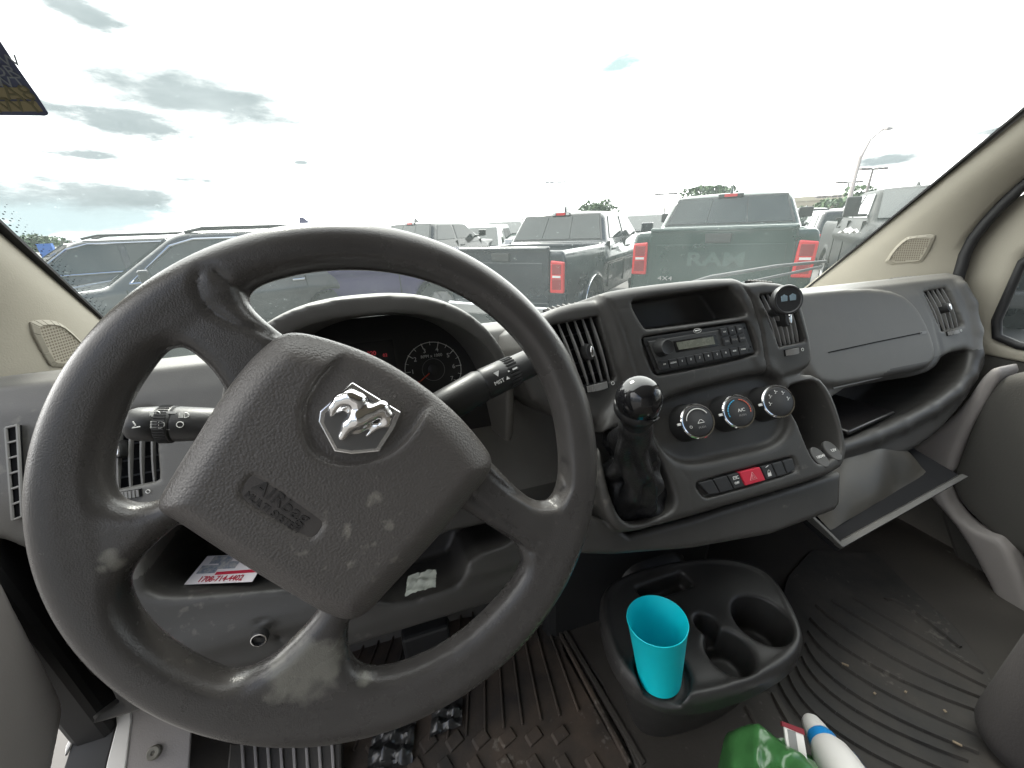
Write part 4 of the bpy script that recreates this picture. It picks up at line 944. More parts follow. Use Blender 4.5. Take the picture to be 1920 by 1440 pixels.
# crumbs on the passenger mat
for i, (x, y) in enumerate([(1585,1246),(1698,1297),(1772,1333),(1795,1394),(1640,1300)]):
    p = atz(x, y, FZ+.014); m = MB(); m.box(p, (.010 if i in (0, 3) else .004, .003, .002), rz=-.8+i); o = m.build('crumb', mat('crumb', (.28, .22, .15), .8)); props(o, ['long straw coloured crumb near the console', 'tiny pale crumb in the middle of the passenger mat', 'pale crumb towards the door on the passenger mat', 'largest pale crumb near the seat on the passenger mat', 'tiny crumb beside the console on the ribs'][i], 'crumb', 'crumbs on the passenger mat')

# ================================================================= SMALL THINGS
# visiting card with its number, lying in the shelf
cz = -.412; k0, k1, k2, k3 = atz(345, 1096, cz), atz(490, 1089, cz), atz(440, 1046, cz), atz(382, 1052, cz)
k0 = atz(345, 1096, cz); ex = atz(487, 1090, cz)-k0; ex2 = ex/np.linalg.norm(ex); kt = atz(380, 1052, cz); nrm_ = np.array((0, 0, 1.)); FK = Frame(k0, nrm_, ex2)
kh = float((kt-k0)@FK.v)*1.15; kw = .088; tl_ = FK.at(378, 1052)[0]
card = empty('business_card', k0, 'white business card with small photos and red phone number on the open shelf', 'business card')
m = MB(); m.add([FK.W(0, 0, 0), FK.W(kw, 0, .0), FK.W(kw, kh, .004), FK.W(0, kh, .003), FK.W(0, 0, -.0004), FK.W(kw, 0, -.0004), FK.W(kw, kh, .0036), FK.W(0, kh, .0026)], [(0, 1, 2, 3), (7, 6, 5, 4), (0, 4, 5, 1), (1, 5, 6, 2), (2, 6, 7, 3), (3, 7, 4, 0)])
m.build('card_sheet', mat('card_white', (.78, .74, .74), .45), card)
FK2 = Frame(FK.W(0, 0, .0004), FK.n*1.0-FK.v*(.0035/kh), FK.u); m_redp = mat('red_ink', (.50, .02, .05), .5); m_phot = mat('photo_ink', (.16, .20, .26), .35, var=2.0, vscale=160, var2=(.55, .52, .48))
text('phone_number', FK2, '1708-714-4402', .0118, kw*.50, kh*.13, .0004, m_redp, card, ax=.80)
m = MB(); m.prism(FK2, [(kw*.36, kh*.27), (kw*.98, kh*.31), (kw*.98, kh*.42), (kw*.36, kh*.37)], .0001, .0004); m.build('red_stripe', m_redp, card)
m = MB()
for a, b, c_, d in ((.06, .34, .34, .62), (.30, .48, .60, .74), (.14, .68, .46, .96)): m.prism(FK2, [(kw*a, kh*b), (kw*c_, kh*b), (kw*c_, kh*d), (kw*a, kh*d)], .0001, .0004+.0002*a)
m.build('photo_print', m_phot, card); text('lettering', FK2, 'AIRLINE', .0085, kw*.74, kh*.86, .0004, m_redp, card)
# magnetic phone mount clipped to the right centre vent
mc = FS.W(*FS.at(1478, 562, .030), .030); pm_ = empty('phone_mount', mc, 'round black magnetic phone mount clipped to the right centre vent', 'phone mount')
F4 = Frame(mc, (-.30, -.93, .28)); m = MB(); m.lathe(F4, [(.0185, -.010), (.0205, -.008), (.0210, -.001), (.0198, .0012), (.0178, .0016), (.0165, .0006), (0, .0004)], seg=44); pl = m.build('mount_disc', mat('mount_rubber', (.03, .03, .031), .35), pm_, smooth=35)
m = MB()
for a in (150, 30):
    c_ = (.0068*math.cos(R(a)), .0068*math.sin(R(a))-.001); m.prism(F4, [(c_[0]-.004, c_[1]-.004), (c_[0]+.004, c_[1]-.004), (c_[0]+.0045, c_[1]+.003), (c_[0], c_[1]+.0055), (c_[0]-.0045, c_[1]+.003)], .0004, .0012)
m.build('emblem', mat('pale_blue_foil', (.45, .60, .70), .25, metal=.6), pm_, bevel=.0003)
m = MB(); m.tube([F4.W(-.006, -.012, -.010), F4.W(-.004, -.016, -.028)], [.009, .006], seg=16); m.build('clip', M_black, pm_)
# black wallet on the open shelf, document wallet in the glovebox
wl = MB(); z_ = -.412; w0, w1, w2, w3 = atz(1590, 818, z_), atz(1677, 779, z_-.004), atz(1655, 768, z_), atz(1575, 757, z_)
w2 = w1+np.array((-.03, .11, 0)); w3 = w0+np.array((-.02, .12, 0)); up_ = np.array((0, 0, .010))
wl.hexa([w0, w1, w2, w3, w0+up_, w1+up_, w2+up_*1.3, w3+up_*1.3]); o = wl.build('document_folder', mat('black_vinyl', (.020, .018, .018), .28, bump=.25, bscale=60), bevel=.004, seg=3, smooth=50); props(o, 'black vinyl folder lying on the open passenger shelf', 'folder')
V = []; Fc = []; nn = 22; A, B, C_, D = g1+np.array((.02, .030, .004)), g2+np.array((-.06, .030, .006)), g5+np.array((-.03, -.02, .02)), g4+np.array((.03, -.02, .02))
for i in range(nn+1):
    for j in range(nn+1):
        s, t = i/nn, j/nn; p = (A*(1-s)+B*s)*(1-t)+(D*(1-s)+C_*s)*t
        h = .024*math.sin(math.pi*s)**.6*math.sin(math.pi*min(1, t*1.15))**.7+.003*math.sin(6*s+5*t)+.0012*math.sin(17*s-9*t); V.append(p+np.array((0, 0, max(.001, h))))
for i in range(nn):
    for j in range(nn): a = i*(nn+1)+j; Fc.append((a, a+nn+1, a+nn+2, a+1))
o = mk('plastic_wallet', V, Fc, mat('cloudy_plastic', (.026, .023, .018), .42, spec=.3, coat=.05, var=.9, vscale=9), smooth=180); props(o, 'cloudy plastic document wallet bulging out of the open glovebox', 'plastic wallet')
# green plastic bag, bottom edge
V = []; Fc = []; nn = 40; c0 = atz(1400, 1500, -.665)
for i in range(nn+1):
    for j in range(nn+1):
        s, t = (i/nn-.5)*2, (j/nn-.5)*2; r_ = math.hypot(s, t)
        fold = -.014*abs(math.sin(4.5*s+3*t+.4*math.sin(6*t)))-.010*abs(math.sin(6*t-5*s+1))-.005*abs(math.sin(13*s+9*t))+.012
        V.append((c0[0]+.135*s+.02*t, c0[1]-.03+.085*t+.02*math.sin(5*s), c0[2]-.015+.075*max(0, 1-r_*r_)**.7+fold-.07*max(0, r_-.8)))
for i in range(nn):
    for j in range(nn): a = i*(nn+1)+j; Fc.append((a, a+nn+1, a+nn+2, a+1))
M_gb = mat('green_bag_film', (.030, .100, .030), .30, coat=.35, bump=.8, bscale=45, var=.9, vscale=10)
o = mk('plastic_bag', V, Fc, M_gb, smooth=180); props(o, 'shiny crumpled green plastic bag at the bottom edge', 'plastic bag')
# squeeze bottle and paper packet
b0 = atz(1516, 1346, -.70); b1 = atz(1600, 1480, -.67); ab = (b1-b0)/np.linalg.norm(b1-b0); FB = Frame(b0, ab, (1, .2, 0))
sb = empty('squeeze_bottle', b0, 'white and blue squeeze bottle lying beside the green bag', 'bottle')
m = MB(); m.lathe(FB, [(.0005, -.001), (.008, .0005), (.0125, .006), (.0150, .018), (.0162, .028)], seg=36, cap=False); m.build('cap', M_white, sb, smooth=50)
m = MB(); m.lathe(FB, [(.0163, .028), (.0185, .034), (.0190, .042)], seg=36, cap=False); m_bb = mat('bottle_blue', (.02, .25, .62), .3); m.build('blue_band', m_bb, sb, smooth=50)
m = MB(); m.lathe(FB, [(.0190, .042), (.024, .052), (.027, .07), (.028, .10), (.028, .16), (0, .165)], seg=36, cap=False); m.build('bottle_body', M_white, sb, smooth=50)
m = MB(); V = []
for i in range(9):
    a = R(-78+i*13); 
    for n_ in (.060, .085, .12, .155): V.append(FB.W(.0285*math.cos(a)*(1 if n_ > .07 else .93), .0285*math.sin(a)*(1 if n_ > .07 else .93), n_))
Fc = [(i*4+j, i*4+j+1, i*4+j+5, i*4+j+4) for i in range(8) for j in range(3)]; mk('label', V, Fc, m_bb, sb, smooth=180)
pk = empty('paper_packet', atz(1480, 1372, -.63), 'small white and dark red paper packet tucked behind the green bag', 'packet')
F5 = Frame(atz(1475, 1368, -.625), (-.3, -.35, .9), (1, -.7, 0)); m = MB(); m.prism(F5, [(-.004, -.06), (.017, -.06), (.017, .003), (-.004, .005)], 0, .006); m.build('packet_sleeve', M_white, pk, bevel=.001)
m = MB(); m.prism(F5, [(-.006, .002), (.018, -.001), (.018, .005), (-.006, .007)], -.001, .0068); m.build('packet_end', mat('dark_red_card', (.20, .02, .03), .5), pk)
m = MB(); m.prism(F5, [(-.001, -.05), (.008, -.05), (.008, 0), (-.001, 0)], .0062, .0068); m.build('packet_print', M_markd, pk)

# ================================================================= WINDSCREEN, PILLARS, DOORS, SHELL
XC = .395
def mir(p, s): return np.array((p[0] if s > 0 else 2*XC-p[0], p[1], p[2]))
FR0 = np.array((-.401, .357, .392)); FRd = np.array((-.102, .681, -.725))
def frit(z, s): p = FR0+FRd*((z-FR0[2])/FRd[2]); return mir(p, -s) if s > 0 else p       # s=+1 right, -1 left
def beige(z, s):
    p = np.array((-.428, .344, .383))+np.array((-.075, .698, -.712))*((z-.383)/-.712); return mir(p, -s) if s > 0 else p
# door seal curve on the x=1.30 plane
SEALP = [(1788,520),(1795,485),(1812,450),(1845,408),(1880,372),(1920,335)]
sealc = [atx(x, y, 1.30) for x, y in SEALP]
def seal(z, s):
    zs = [q[2] for q in sealc]; ys = [q[1] for q in sealc]
    if z > zs[-1]: y = ys[-1]-(z-zs[-1])*.93
    else: y = float(np.interp(z, zs, ys))
    return np.array((1.30 if s > 0 else 2*XC-1.30, y, z))
ws = empty('windscreen', (XC, .9, -.2), 'large raked windscreen with dotted black edge band and light dust', 'windscreen')
m_gl = bpy.data.materials.new('dusty_glass'); m_gl.use_nodes = True; t = m_gl.node_tree; t.nodes.clear(); L = t.links
tr = t.nodes.new('ShaderNodeBsdfTransparent'); tr.inputs[0].default_value = (.93, .965, .95, 1); gs = t.nodes.new('ShaderNodeBsdfGlossy'); gs.inputs['Roughness'].default_value = .02
tl = t.nodes.new('ShaderNodeBsdfTranslucent'); tl.inputs[0].default_value = (.80, .95, .93, 1); m1 = t.nodes.new('ShaderNodeMixShader'); m2 = t.nodes.new('ShaderNodeMixShader'); ou = t.nodes.new('ShaderNodeOutputMaterial')
co = t.nodes.new('ShaderNodeTexCoord'); nz = t.nodes.new('ShaderNodeTexNoise'); nz.inputs['Scale'].default_value = 3; nz.inputs['Detail'].default_value = 6; L.new(co.outputs['Object'], nz.inputs[0])
mr = t.nodes.new('ShaderNodeMapRange'); L.new(nz.outputs[0], mr.inputs[0]); mr.inputs[1].default_value = .3; mr.inputs[2].default_value = .7; mr.inputs[3].default_value = .014; mr.inputs[4].default_value = .034
nz2 = t.nodes.new('ShaderNodeTexNoise'); nz2.inputs['Scale'].default_value = 150; nz2.inputs['Detail'].default_value = 2; L.new(co.outputs['Object'], nz2.inputs[0])
sk = t.nodes.new('ShaderNodeMapRange'); L.new(nz2.outputs[0], sk.inputs[0]); sk.inputs[1].default_value = .69; sk.inputs[2].default_value = .76; sk.inputs[3].default_value = 0; sk.inputs[4].default_value = .07
ad = t.nodes.new('ShaderNodeMath'); ad.operation = 'ADD'; L.new(mr.outputs[0], ad.inputs[0]); L.new(sk.outputs[0], ad.inputs[1])
fr = t.nodes.new('ShaderNodeFresnel'); fr.inputs[0].default_value = 1.35; L.new(fr.outputs[0], m1.inputs[0]); L.new(tr.outputs[0], m1.inputs[1]); L.new(gs.outputs[0], m1.inputs[2])
L.new(ad.outputs[0], m2.inputs[0]); L.new(m1.outputs[0], m2.inputs[1]); L.new(tl.outputs[0], m2.inputs[2]); L.new(m2.outputs[0], ou.inputs[0])
V = []; Fc = []; nx, nz_ = 12, 8
def wsp(sx, z):      # gently curved glass
    a, b = frit(z, -1), frit(z, 1); p = a*(1-sx)+b*sx; p[1] += .07*math.sin(math.pi*sx); return p
zt = .60
for i in range(nx+1):
    for j in range(nz_+1): V.append(wsp(-.06+1.12*i/nx if 0 < i < nx else (-.05 if i == 0 else 1.05), -.36+(zt+.36)*j/nz_))
for i in range(nx):
    for j in range(nz_): a = i*(nz_+1)+j; Fc.append((a, a+nz_+1, a+nz_+2, a+1))
mk('glass', V, Fc, m_gl, ws, smooth=180)
# black frit band along both sides + dots
for s in (-1, 1):
    m = MB(); zs = np.linspace(-.32, .60, 16)
    for z0, z1 in zip(zs, zs[1:]):
        for q in (0,):
            a, b, c_, d = beige(z0, s), beige(z1, s), frit(z1, s), frit(z0, s)
            a2, b2 = a+np.array((s*.05, .02, 0)), b+np.array((s*.05, .02, 0)); k_ = np.array((0, -.003, -.003))
            m.hexa([a2+k_, b2+k_, c_+k_, d+k_, a2+k_*2, b2+k_*2, c_+k_*2, d+k_*2])
    m.build('edge_band', M_seal, ws)
    m = MB(); ln = 118
    for i in range(ln):
        z = -.30+.88*i/ln; p = frit(z, s)
        for k_ in range(5):
            q = p+np.array((-s*(.003+.0042*k_), 0, 0))+np.array((0, .0012*(k_ % 2)*2, -.0012*(k_ % 2)*2)); rr = .00135*(1-k_*.15); Fq = Frame(q+np.array((0, -.003, -.003)), (0, -.72, -.69))
            m.add([Fq.W(rr*math.cos(a), rr*math.sin(a), 0) for a in np.linspace(0, 2*math.pi, 6, endpoint=False)], [tuple(range(6))])
    m.build('edge_dots', M_seal, ws)
# wiper at the foot of the glass, outside
wp = empty('wiper_arm', aty(1400, 545, 1.02), 'black wiper arm resting on the foot of the windscreen', 'wiper')
m = MB(); m.tube([aty(1240, 549, 1.02), aty(1330, 520, 1.04), aty(1455, 499, 1.06), aty(1548, 490, 1.03)], [.008, .007, .006, .005], seg=8); m.build('arm', M_black, wp)
m = MB(); m.tube([aty(1280, 556, 1.0), aty(1400, 530, 1.03), aty(1540, 500, 1.02)], .005, seg=6); m.build('blade', M_black, wp)
m = MB(); m.hexa([(-.45, .95, -.36), (1.24, .95, -.36), (1.24, 1.32, -.42), (-.45, 1.32, -.42), (-.45, .95, -.30), (1.24, .95, -.30), (1.24, 1.32, -.37), (-.45, 1.32, -.37)]); o = m.build('scuttle_panel', M_black, bevel=.01); props(o, 'black plastic cowl panel below the windscreen', 'cowl panel')

def pillar(s, label, gpx):
    P = empty('windscreen_pillar', beige(-.2, s), label, 'pillar trim')
    zs = np.linspace(-.30, .62, 24); ns = 12; V = []; Fc = []
    for z in zs:
        a, b = beige(z, s), seal(z, s)
        e = b-a; nrm = np.cross(e, (0, -.7, .7)); nrm /= np.linalg.norm(nrm); inw = np.array((-s, -.35, 0)); inw /= np.linalg.norm(inw)
        for k in range(ns+1):
            t = k/ns; bul = .030*math.sin(math.pi*t)**.8; p = a+e*t+inw*bul
            V.append(p)
        V.append(b+np.array((s*.05, .02, 0))); 
    w_ = ns+2
    for i in range(len(zs)-1):
        for k in range(w_-1): a = i*w_+k; Fc.append((a, a+1, a+w_+1, a+w_) if s > 0 else (a, a+w_, a+w_+1, a+1))
    mk('pillar_trim', V, Fc, M_beige, P, smooth=60)
    # grille let into the trim: project its outline onto the surface through a local plane
    c = np.mean([ray(*g) for g in gpx], 0); t0 = None
    VV = np.array(V); 
    def hit(px):
        d = ray(*px); d /= np.linalg.norm(d); best = None
        for f in Fc:
            a, b, e = VV[f[0]], VV[f[1]], VV[f[2]]; n = np.cross(b-a, e-a); dn = d@n
            for tri in ((f[0], f[1], f[2]), (f[0], f[2], f[3])):
                A, B, C2 = VV[tri[0]], VV[tri[1]], VV[tri[2]]; e1, e2 = B-A, C2-A; h = np.cross(d, e2); de = e1@h
                if abs(de) < 1e-12: continue
                u = (-A)@h/de; q = np.cross(-A, e1); v = d@q/de; tt = e2@q/de
                if u >= -1e-6 and v >= -1e-6 and u+v <= 1+1e-6 and tt > 0 and (best is None or tt < best): best = tt
        return d*best if best else None
    H = [hit(g) for g in gpx]; H = [h for h in H if h is not None]
    c = np.mean(H, 0); M_ = np.array(H)-c; _, _, vt = np.linalg.svd(M_); n = vt[2]; n = n if n@(-c) > 0 else -n
    F = Frame(c, n, (1, 0, 0) if abs(n[0]) < .8 else (0, -s, 0))
    o_ = F.poly(smooth_poly(gpx, 1)); cen = np.mean(o_, 0)
    ins = lambda k: [tuple(cen+(np.array(q)-cen)*k) for q in o_]
    m = MB(); a, b = ins(1.0), ins(.80); K = len(a)
    for i in range(K):
        j = (i+1) % K; m.hexa([F.W(*a[i], -.010), F.W(*a[j], -.010), F.W(*b[j], -.010), F.W(*b[i], -.010), F.W(*a[i], .002), F.W(*a[j], .002), F.W(*b[j], .0055), F.W(*b[i], .0055)])
    sg = m.build('speaker_grille', M_beige, P, bevel=.001)
    m = MB(); m.prism(F, ins(.81), .001, .0032); m.build('grille_plate', M_beige, sg)
    m = MB(); lo = np.min(b, 0); hi = np.max(b, 0); st_ = .0042; bb = np.array(ins(.74))
    for x in np.arange(lo[0], hi[0], st_):
        for y in np.arange(lo[1], hi[1], st_):
            if float(poly2(bb, np.array([[x]], np.float32), np.array([[y]], np.float32))[0, 0]) < 0:
                m.add([F.W(x-.0014, y-.0013, .00345), F.W(x+.0014, y-.0013, .00345), F.W(x+.0014, y+.0013, .00345), F.W(x-.0014, y+.0013, .00345)], [(0, 1, 2, 3)])
    m.build('grille_holes', M_beigeD, sg)
    # dark door seal along the rear edge
    m = MB(); m.tube([seal(z, s)+np.array((s*.004, -.008, 0)) for z in np.linspace(-.28, .6, 26)], .011, seg=10); m.build('door_seal', M_seal, P, smooth=180)
    return P
pillar(1, 'beige right windscreen pillar trim with a long pointed speaker grille', [(1655,498),(1672,470),(1695,447),(1712,441),(1755,438),(1752,452),(1732,490),(1722,494)])
pillar(-1, 'beige left windscreen pillar trim with a square cornered speaker grille', [(50,606),(66,599),(98,600),(122,612),(165,655),(164,672),(152,686),(100,690),(88,682)])
DX = 1.33
FDR = Frame((DX, .3, 0), (-1, 0, 0), (0, -1, 0))
WIN = [(1885,520),(1882,560),(1890,600),(1912,628),(1935,640),(2100,640)]
# right door: beige upper panel, dark card, window frame
dr = empty('passenger_door', (DX, .1, -.8), 'right door with beige upper trim and dark fabric card beside the dashboard', 'door')
V = Vol((1.26, -.75, -.86), (1.40, .72, .64), .007)
zb, zt2 = -.245, .52
def doorplate(X, Y, Z): return np.maximum(np.maximum(np.abs(X-(DX+.02))-.02, np.abs(Z+.11)-.74), np.maximum(-.72-Y, (Y-.62)+np.maximum(Z+.05, 0)*.93))
V.op(doorplate); V.op(lambda X, Y, Z: -.33-Z+0*X+0*Y, 'int')
wy = atx(1883, 560, DX)[1]; zlow = atx(1930, 655, DX)[2]
def hole(X, Y, Z):
    a = np.abs(Y-(wy-.55)/1+0)-.0; d2 = np.maximum(np.maximum((Y-wy)+np.maximum(Z+.10, 0)*.80, -.60-Y), np.maximum(zlow-Z, Z-.50)); return np.maximum(d2, 0*X)+np.minimum(d2, 0)
V.op(lambda X, Y, Z: rnd(np.maximum((Y-wy)+np.maximum(Z+.10, 0)*.80, -.60-Y), np.maximum(zlow-Z, Z-.50), .035)+0*X, 'sub', .02)
V.build('upper_trim', M_beige, dr, relax=2)
m = MB(); m.box((DX+.02, .0, -.60), (.03, 1.35, .54)); m.build('lower_panel', M_card, dr)
m = MB(); pts = [(DX+.008, -.58, zlow+.002), (DX+.008, wy-.05, zlow+.002), (DX+.008, wy-.012, zlow+.014), (DX+.008, wy, zlow+.05), (DX+.008, wy, -.12), (DX+.008, wy-.48, .48)]; m.tube(pts, .009, seg=10); m.build('window_seal', M_seal, dr, smooth=180)
m = MB(); m.add([(DX+.025, wy+.02, zlow-.03), (DX+.025, -.62, zlow-.03), (DX+.025, -.62, .52), (DX+.025, wy-.5, .52), (DX+.025, wy+.02, -.1)], [(0, 1, 2, 3, 4)]); m.build('door_glass', m_gl, dr)
CX_ = 1.215
FCd = Frame((CX_, .3, -.6), (-1, 0, 0), (0, -1, 0))
CARD = [(2050,690),(1900,700),(1868,712),(1836,750),(1815,800),(1797,850),(1776,905),(1793,945),(1850,1000),(1905,1040),(2050,1120)]
V = Vol((1.17, -.75, -.92), (1.33, .62, -.22), .006)
vop(V, sprism(FCd, FCd.poly(smooth_poly(CARD, 1)), -.10, 0, .02)); V.build('door_card', M_card, dr, relax=2)
CL = [(2050,1130),(1905,1050),(1850,1010),(1800,960),(1820,1010),(1850,1080),(1880,1160),(1905,1230),(1960,1300),(2050,1320)]
FC2 = Frame((1.20, .3, -.6), (-1, 0, 0), (0, -1, 0))
m = MB(); m.prism(Frame((1.245, .3, -.6), (-1, 0, 0), (0, -1, 0)), Frame((1.245, .3, -.6), (-1, 0, 0), (0, -1, 0)).poly([(2050,1030),(1900,1040),(1795,950),(1760,960),(1800,1080),(1880,1200),(2050,1300)]), -.05, 0); m.build('door_pocket', M_card, dr, bevel=.01)
# light grey kick panel running down beside the seat base
FKp = Frame((1.21, .4, -.5), (-1, 0, 0), (0, -1, 0))
KK = [(1850,690),(1800,765),(1755,805),(1702,842),(1700,865),(1712,893),(1778,902),(1800,830),(1850,745),(1880,690)]
V = Vol((1.18, .05, -1.0), (1.33, .62, -.22), .006); vop(V, sprism(FKp, FKp.poly(smooth_poly(KK, 1)), -.08, 0, .01))
K2 = [(1700,900),(1760,905),(1785,960),(1830,1000),(1882,1012),(1920,1100),(1960,1250),(1930,1230),(1890,1180),(1850,1090),(1800,1000),(1745,935)]
o = V.build('kick_panel', M_grey); props(o, 'light grey kick panel between dashboard end and right door', 'kick panel')
FK3 = Frame((1.19, .35, -.8), (-1, 0, 0), (0, -1, 0))
V = Vol((1.13, -.25, -1.0), (1.26, .62, -.42), .006); vop(V, sprism(FK3, FK3.poly(smooth_poly(K2, 1)), -.05, 0, .008)); o = V.build('sill_trim', M_grey); props(o, 'long light grey sill trim curving down beside the passenger mat', 'sill trim')
# left door, seen as the pale panel at the lower left
LX = -.455
FLD = Frame((LX, .3, -.5), (1, 0, 0), (0, 1, 0))
dl = empty('driver_door', (-.52, .2, -.8), 'light grey driver door panel at the lower left edge', 'door')
LD = [(-200,900),(-20,1010),(18,1085),(60,1170),(110,1265),(132,1315),(128,1345),(110,1440),(80,1600),(-200,1700)]
V = Vol((-.56, -.45, -1.0), (-.43, .66, -.2), .006); vop(V, sprism(FLD, FLD.poly(smooth_poly(LD, 1)), -.08, 0, .015)); V.build('door_card', M_grey, dl, relax=2)
V = Vol((-.60, -.75, -.86), (-.50, .72, .64), .008)
V.op(lambda X, Y, Z: np.maximum(np.maximum(np.abs(X+.56)-.02, np.abs(Z+.11)-.74), np.maximum(-.72-Y, (Y-.60)+np.maximum(Z+.05, 0)*.93)))
V.op(lambda X, Y, Z: rnd(np.maximum((Y-wy)+np.maximum(Z+.10, 0)*.80, -.60-Y), np.maximum(zlow-Z, Z-.50), .035)+0*X, 'sub', .02)
if 0: m.add([(-.565, wy+.02, zlow-.03), (-.565, -.62, zlow-.03), (-.565, -.62, .52), (-.565, wy-.5, .52), (-.565, wy+.02, -.1)], [(0, 1, 2, 3, 4)])
# hinge area and the bright sill strip seen between door and seat base
hg = empty('door_hinge_pillar', (-.47, .52, -.6), 'dark door hinge pillar with pale brackets behind the wheel rim', 'hinge pillar')
m = MB(); m.box((-.49, .575, -.58), (.05, .20, .56)); m.build('pillar_panel', M_seal, hg, bevel=.01)
m = MB()
for x, y in ((120,1250),(60,1145),(145,1280)): p = atx(x, y, -.445); p = p+np.array((-.012, .05, 0)); m.box(p, (.010, .035, .007)); m.box(p+np.array((0, .008, -.010)), (.010, .008, .018))
m.build('bracket', M_dashD, hg, bevel=.002)
FSi = Frame((-.40, .4, -.70), (0, -.6, .8))
def strip(name, px, m_, parent, n1=.006):
    m = MB(); m.prism(FSi, FSi.poly(px, n1), 0, n1); return m.build(name, m_, parent, bevel=.0015)
sill = empty('door_sill', FSi.p, 'white painted door sill edges showing below the wheel rim at the left', 'door sill')
strip('sill_edge', [(215,1312),(243,1318),(246,1350),(235,1440),(225,1500),(185,1500),(200,1430),(218,1360)], M_white, sill)
strip('sill_edge', [(131,1382),(216,1308),(220,1314),(135,1392),(120,1420),(122,1400)], M_white, sill)
strip('sill_gap', [(135,1392),(220,1314),(218,1360),(200,1430),(185,1500),(100,1500)], M_seal, sill, .003)
sbp = empty('footwell_panel', FSi.p, 'brown grey footwell side panel with a round screw cover', 'footwell panel')
strip('base_panel', [(240,1300),(360,1340),(350,1500),(215,1500)], M_grey, sbp, .004)
c_ = FSi.at(289, 1411, .006); m = MB(); m.lathe(FSi, [(.0085, .002), (.0085, .008), (.007, .0095), (.003, .009), (.002, .0075), (0, .0075)], c=c_, seg=22); m.build('screw_cover', mat('screw_grey', (.22, .21, .18), .4, metal=.4), sbp, smooth=40)
# passenger seat corner, roof lining, rear wall
V = Vol((.74, -.60, -.80), (1.22, .18, -.38), .008); vop(V, sbox((.76, -.58, -.80), (1.18, .15, -.47), .06)); o = V.build('seat_cushion', mat('seat_cloth', (.030, .027, .027), .95, bump=.6, bscale=300)); props(o, 'dark cloth passenger seat cushion at the lower right corner', 'seat')
m = MB(); m.hexa([(-.52, .17, .60), (1.31, .17, .60), (1.31, -1.5, .66), (-.52, -1.5, .66), (-.52, .17, .64), (1.31, .17, .64), (1.31, -1.5, .70), (-.52, -1.5, .70)]); o = m.build('ceiling', M_beige); props(o, kind='structure')
m = MB(); m.box((.395, -1.5, -.1), (1.95, .04, 1.6));  m.box((1.36, -1.1, -.1), (.04, .8, 1.6)); o = m.build('rear_wall', mat('cargo_wall', (.12, .115, .11), .7)); props(o, kind='structure')
m = MB(); m.box((.395, 1.14, -.62), (1.9, .04, .55)); m.box((-.53, .85, -.62), (.03, .6, .55)); m.box((1.345, .85, -.62), (.03, .6, .55)); o = m.build('front_wall', M_void); props(o, kind='structure')
# sticker on the glass at the upper left
def wsray(px, off=.006):
    d = ray(*px); lo, hi = .2, 3.
    for _ in range(50):
        mid = (lo+hi)/2; p = d*mid; q = FR0+FRd*((p[2]-FR0[2])/FRd[2]); sx = (p[0]-q[0])/max(1e-6, (2*XC-2*q[0])); yy = q[1]+.07*math.sin(math.pi*min(1, max(0, sx)))
        if p[1] < yy-off: lo = mid
        else: hi = mid
    return d*lo
stp = [wsray(p) for p in ((-75,-30), (88,217), (-90,217))]; n_ = np.cross(stp[1]-stp[0], stp[2]-stp[0]); n_ /= np.linalg.norm(n_); n_ = n_ if n_@stp[0] < 0 else -n_
FSt = Frame(stp[1], n_, stp[1]-stp[2])
stk = empty('windscreen_sticker', stp[1], 'blue and yellow permit sticker on the glass at the upper left', 'sticker')
m = MB(); m.prism(FSt, FSt.poly(smooth_poly([(-70,-20),(-30,20),(2,82),(92,210),(88,217),(70,216),(-90,215),(-90,60)], 1)), 0, .0006); m.build('sticker_sheet', mat('sticker_blue', (.045, .055, .105), .6), stk)
m = MB(); m.prism(FSt, FSt.poly([(-90,164),(49,164),(65,186),(-90,186)], .0008), .0004, .0009); m.prism(FSt, FSt.poly([(-90,190),(67,190),(81,209),(-90,209)], .0008), .0004, .0009); m.prism(FSt, FSt.poly([(-90,150),(0,150),(8,161),(-90,161)], .0008), .0004, .0009)
m.build('yellow_field', mat('sticker_yellow', (.20, .17, .09), .6), stk)
for (x, y, s_) in ((18,155,'WT'), (8,134,'DR'), (4,114,'OW'), (22,175,'2A8'), (20,199,'HWY')):
    c_ = FSt.at(x, y, .001); text('lettering', FSt, s_, .014 if y < 165 else .020, *c_, .001, mat('sticker_pale', (.16, .18, .20), .6) if y < 165 else mat('sticker_olive', (.10, .09, .045), .6), stk)
# ================================================================= OUTSIDE
m = mat('car_park_asphalt', (.085, .082, .078), .85, bump=.5, bscale=60, var=.5, vscale=.6)
o = mk('ground', [(-900, -900, GZ), (900, -900, GZ), (900, 900, GZ), (-900, 900, GZ)], [(0, 1, 2, 3)], m); props(o, kind='structure')
M_tyre = mat('tyre_rubber', (.022, .022, .022), .8, bump=.4, bscale=40); M_rimm = mat('alloy', (.35, .35, .36), .3, metal=.8)
M_cg = mat('car_glass', (.012, .018, .018), .03, spec=.55); M_trim = mat('vehicle_black_trim', (.02, .02, .02), .5)
M_tail = mat('tail_red', (.55, .015, .02), .18, coat=.5); M_tail2 = mat('tail_dark_red', (.22, .01, .015), .15, coat=.5); M_lens = mat('clear_lens', (.62, .62, .60), .12, coat=.5)
M_ch = mat('vehicle_chrome', (.65, .66, .67), .12, metal=1); M_amb = mat('amber_lens', (.70, .16, .02), .2, coat=.5)
def paint(n, c): return mat('paint_'+n, c, .30, coat=1.0, spec=.15, var=.02, vscale=2)
P_green, P_blue, P_black = paint('green', (.005, .024, .019)), paint('dark_blue', (.005, .009, .016)), paint('black', (.006, .006, .007))
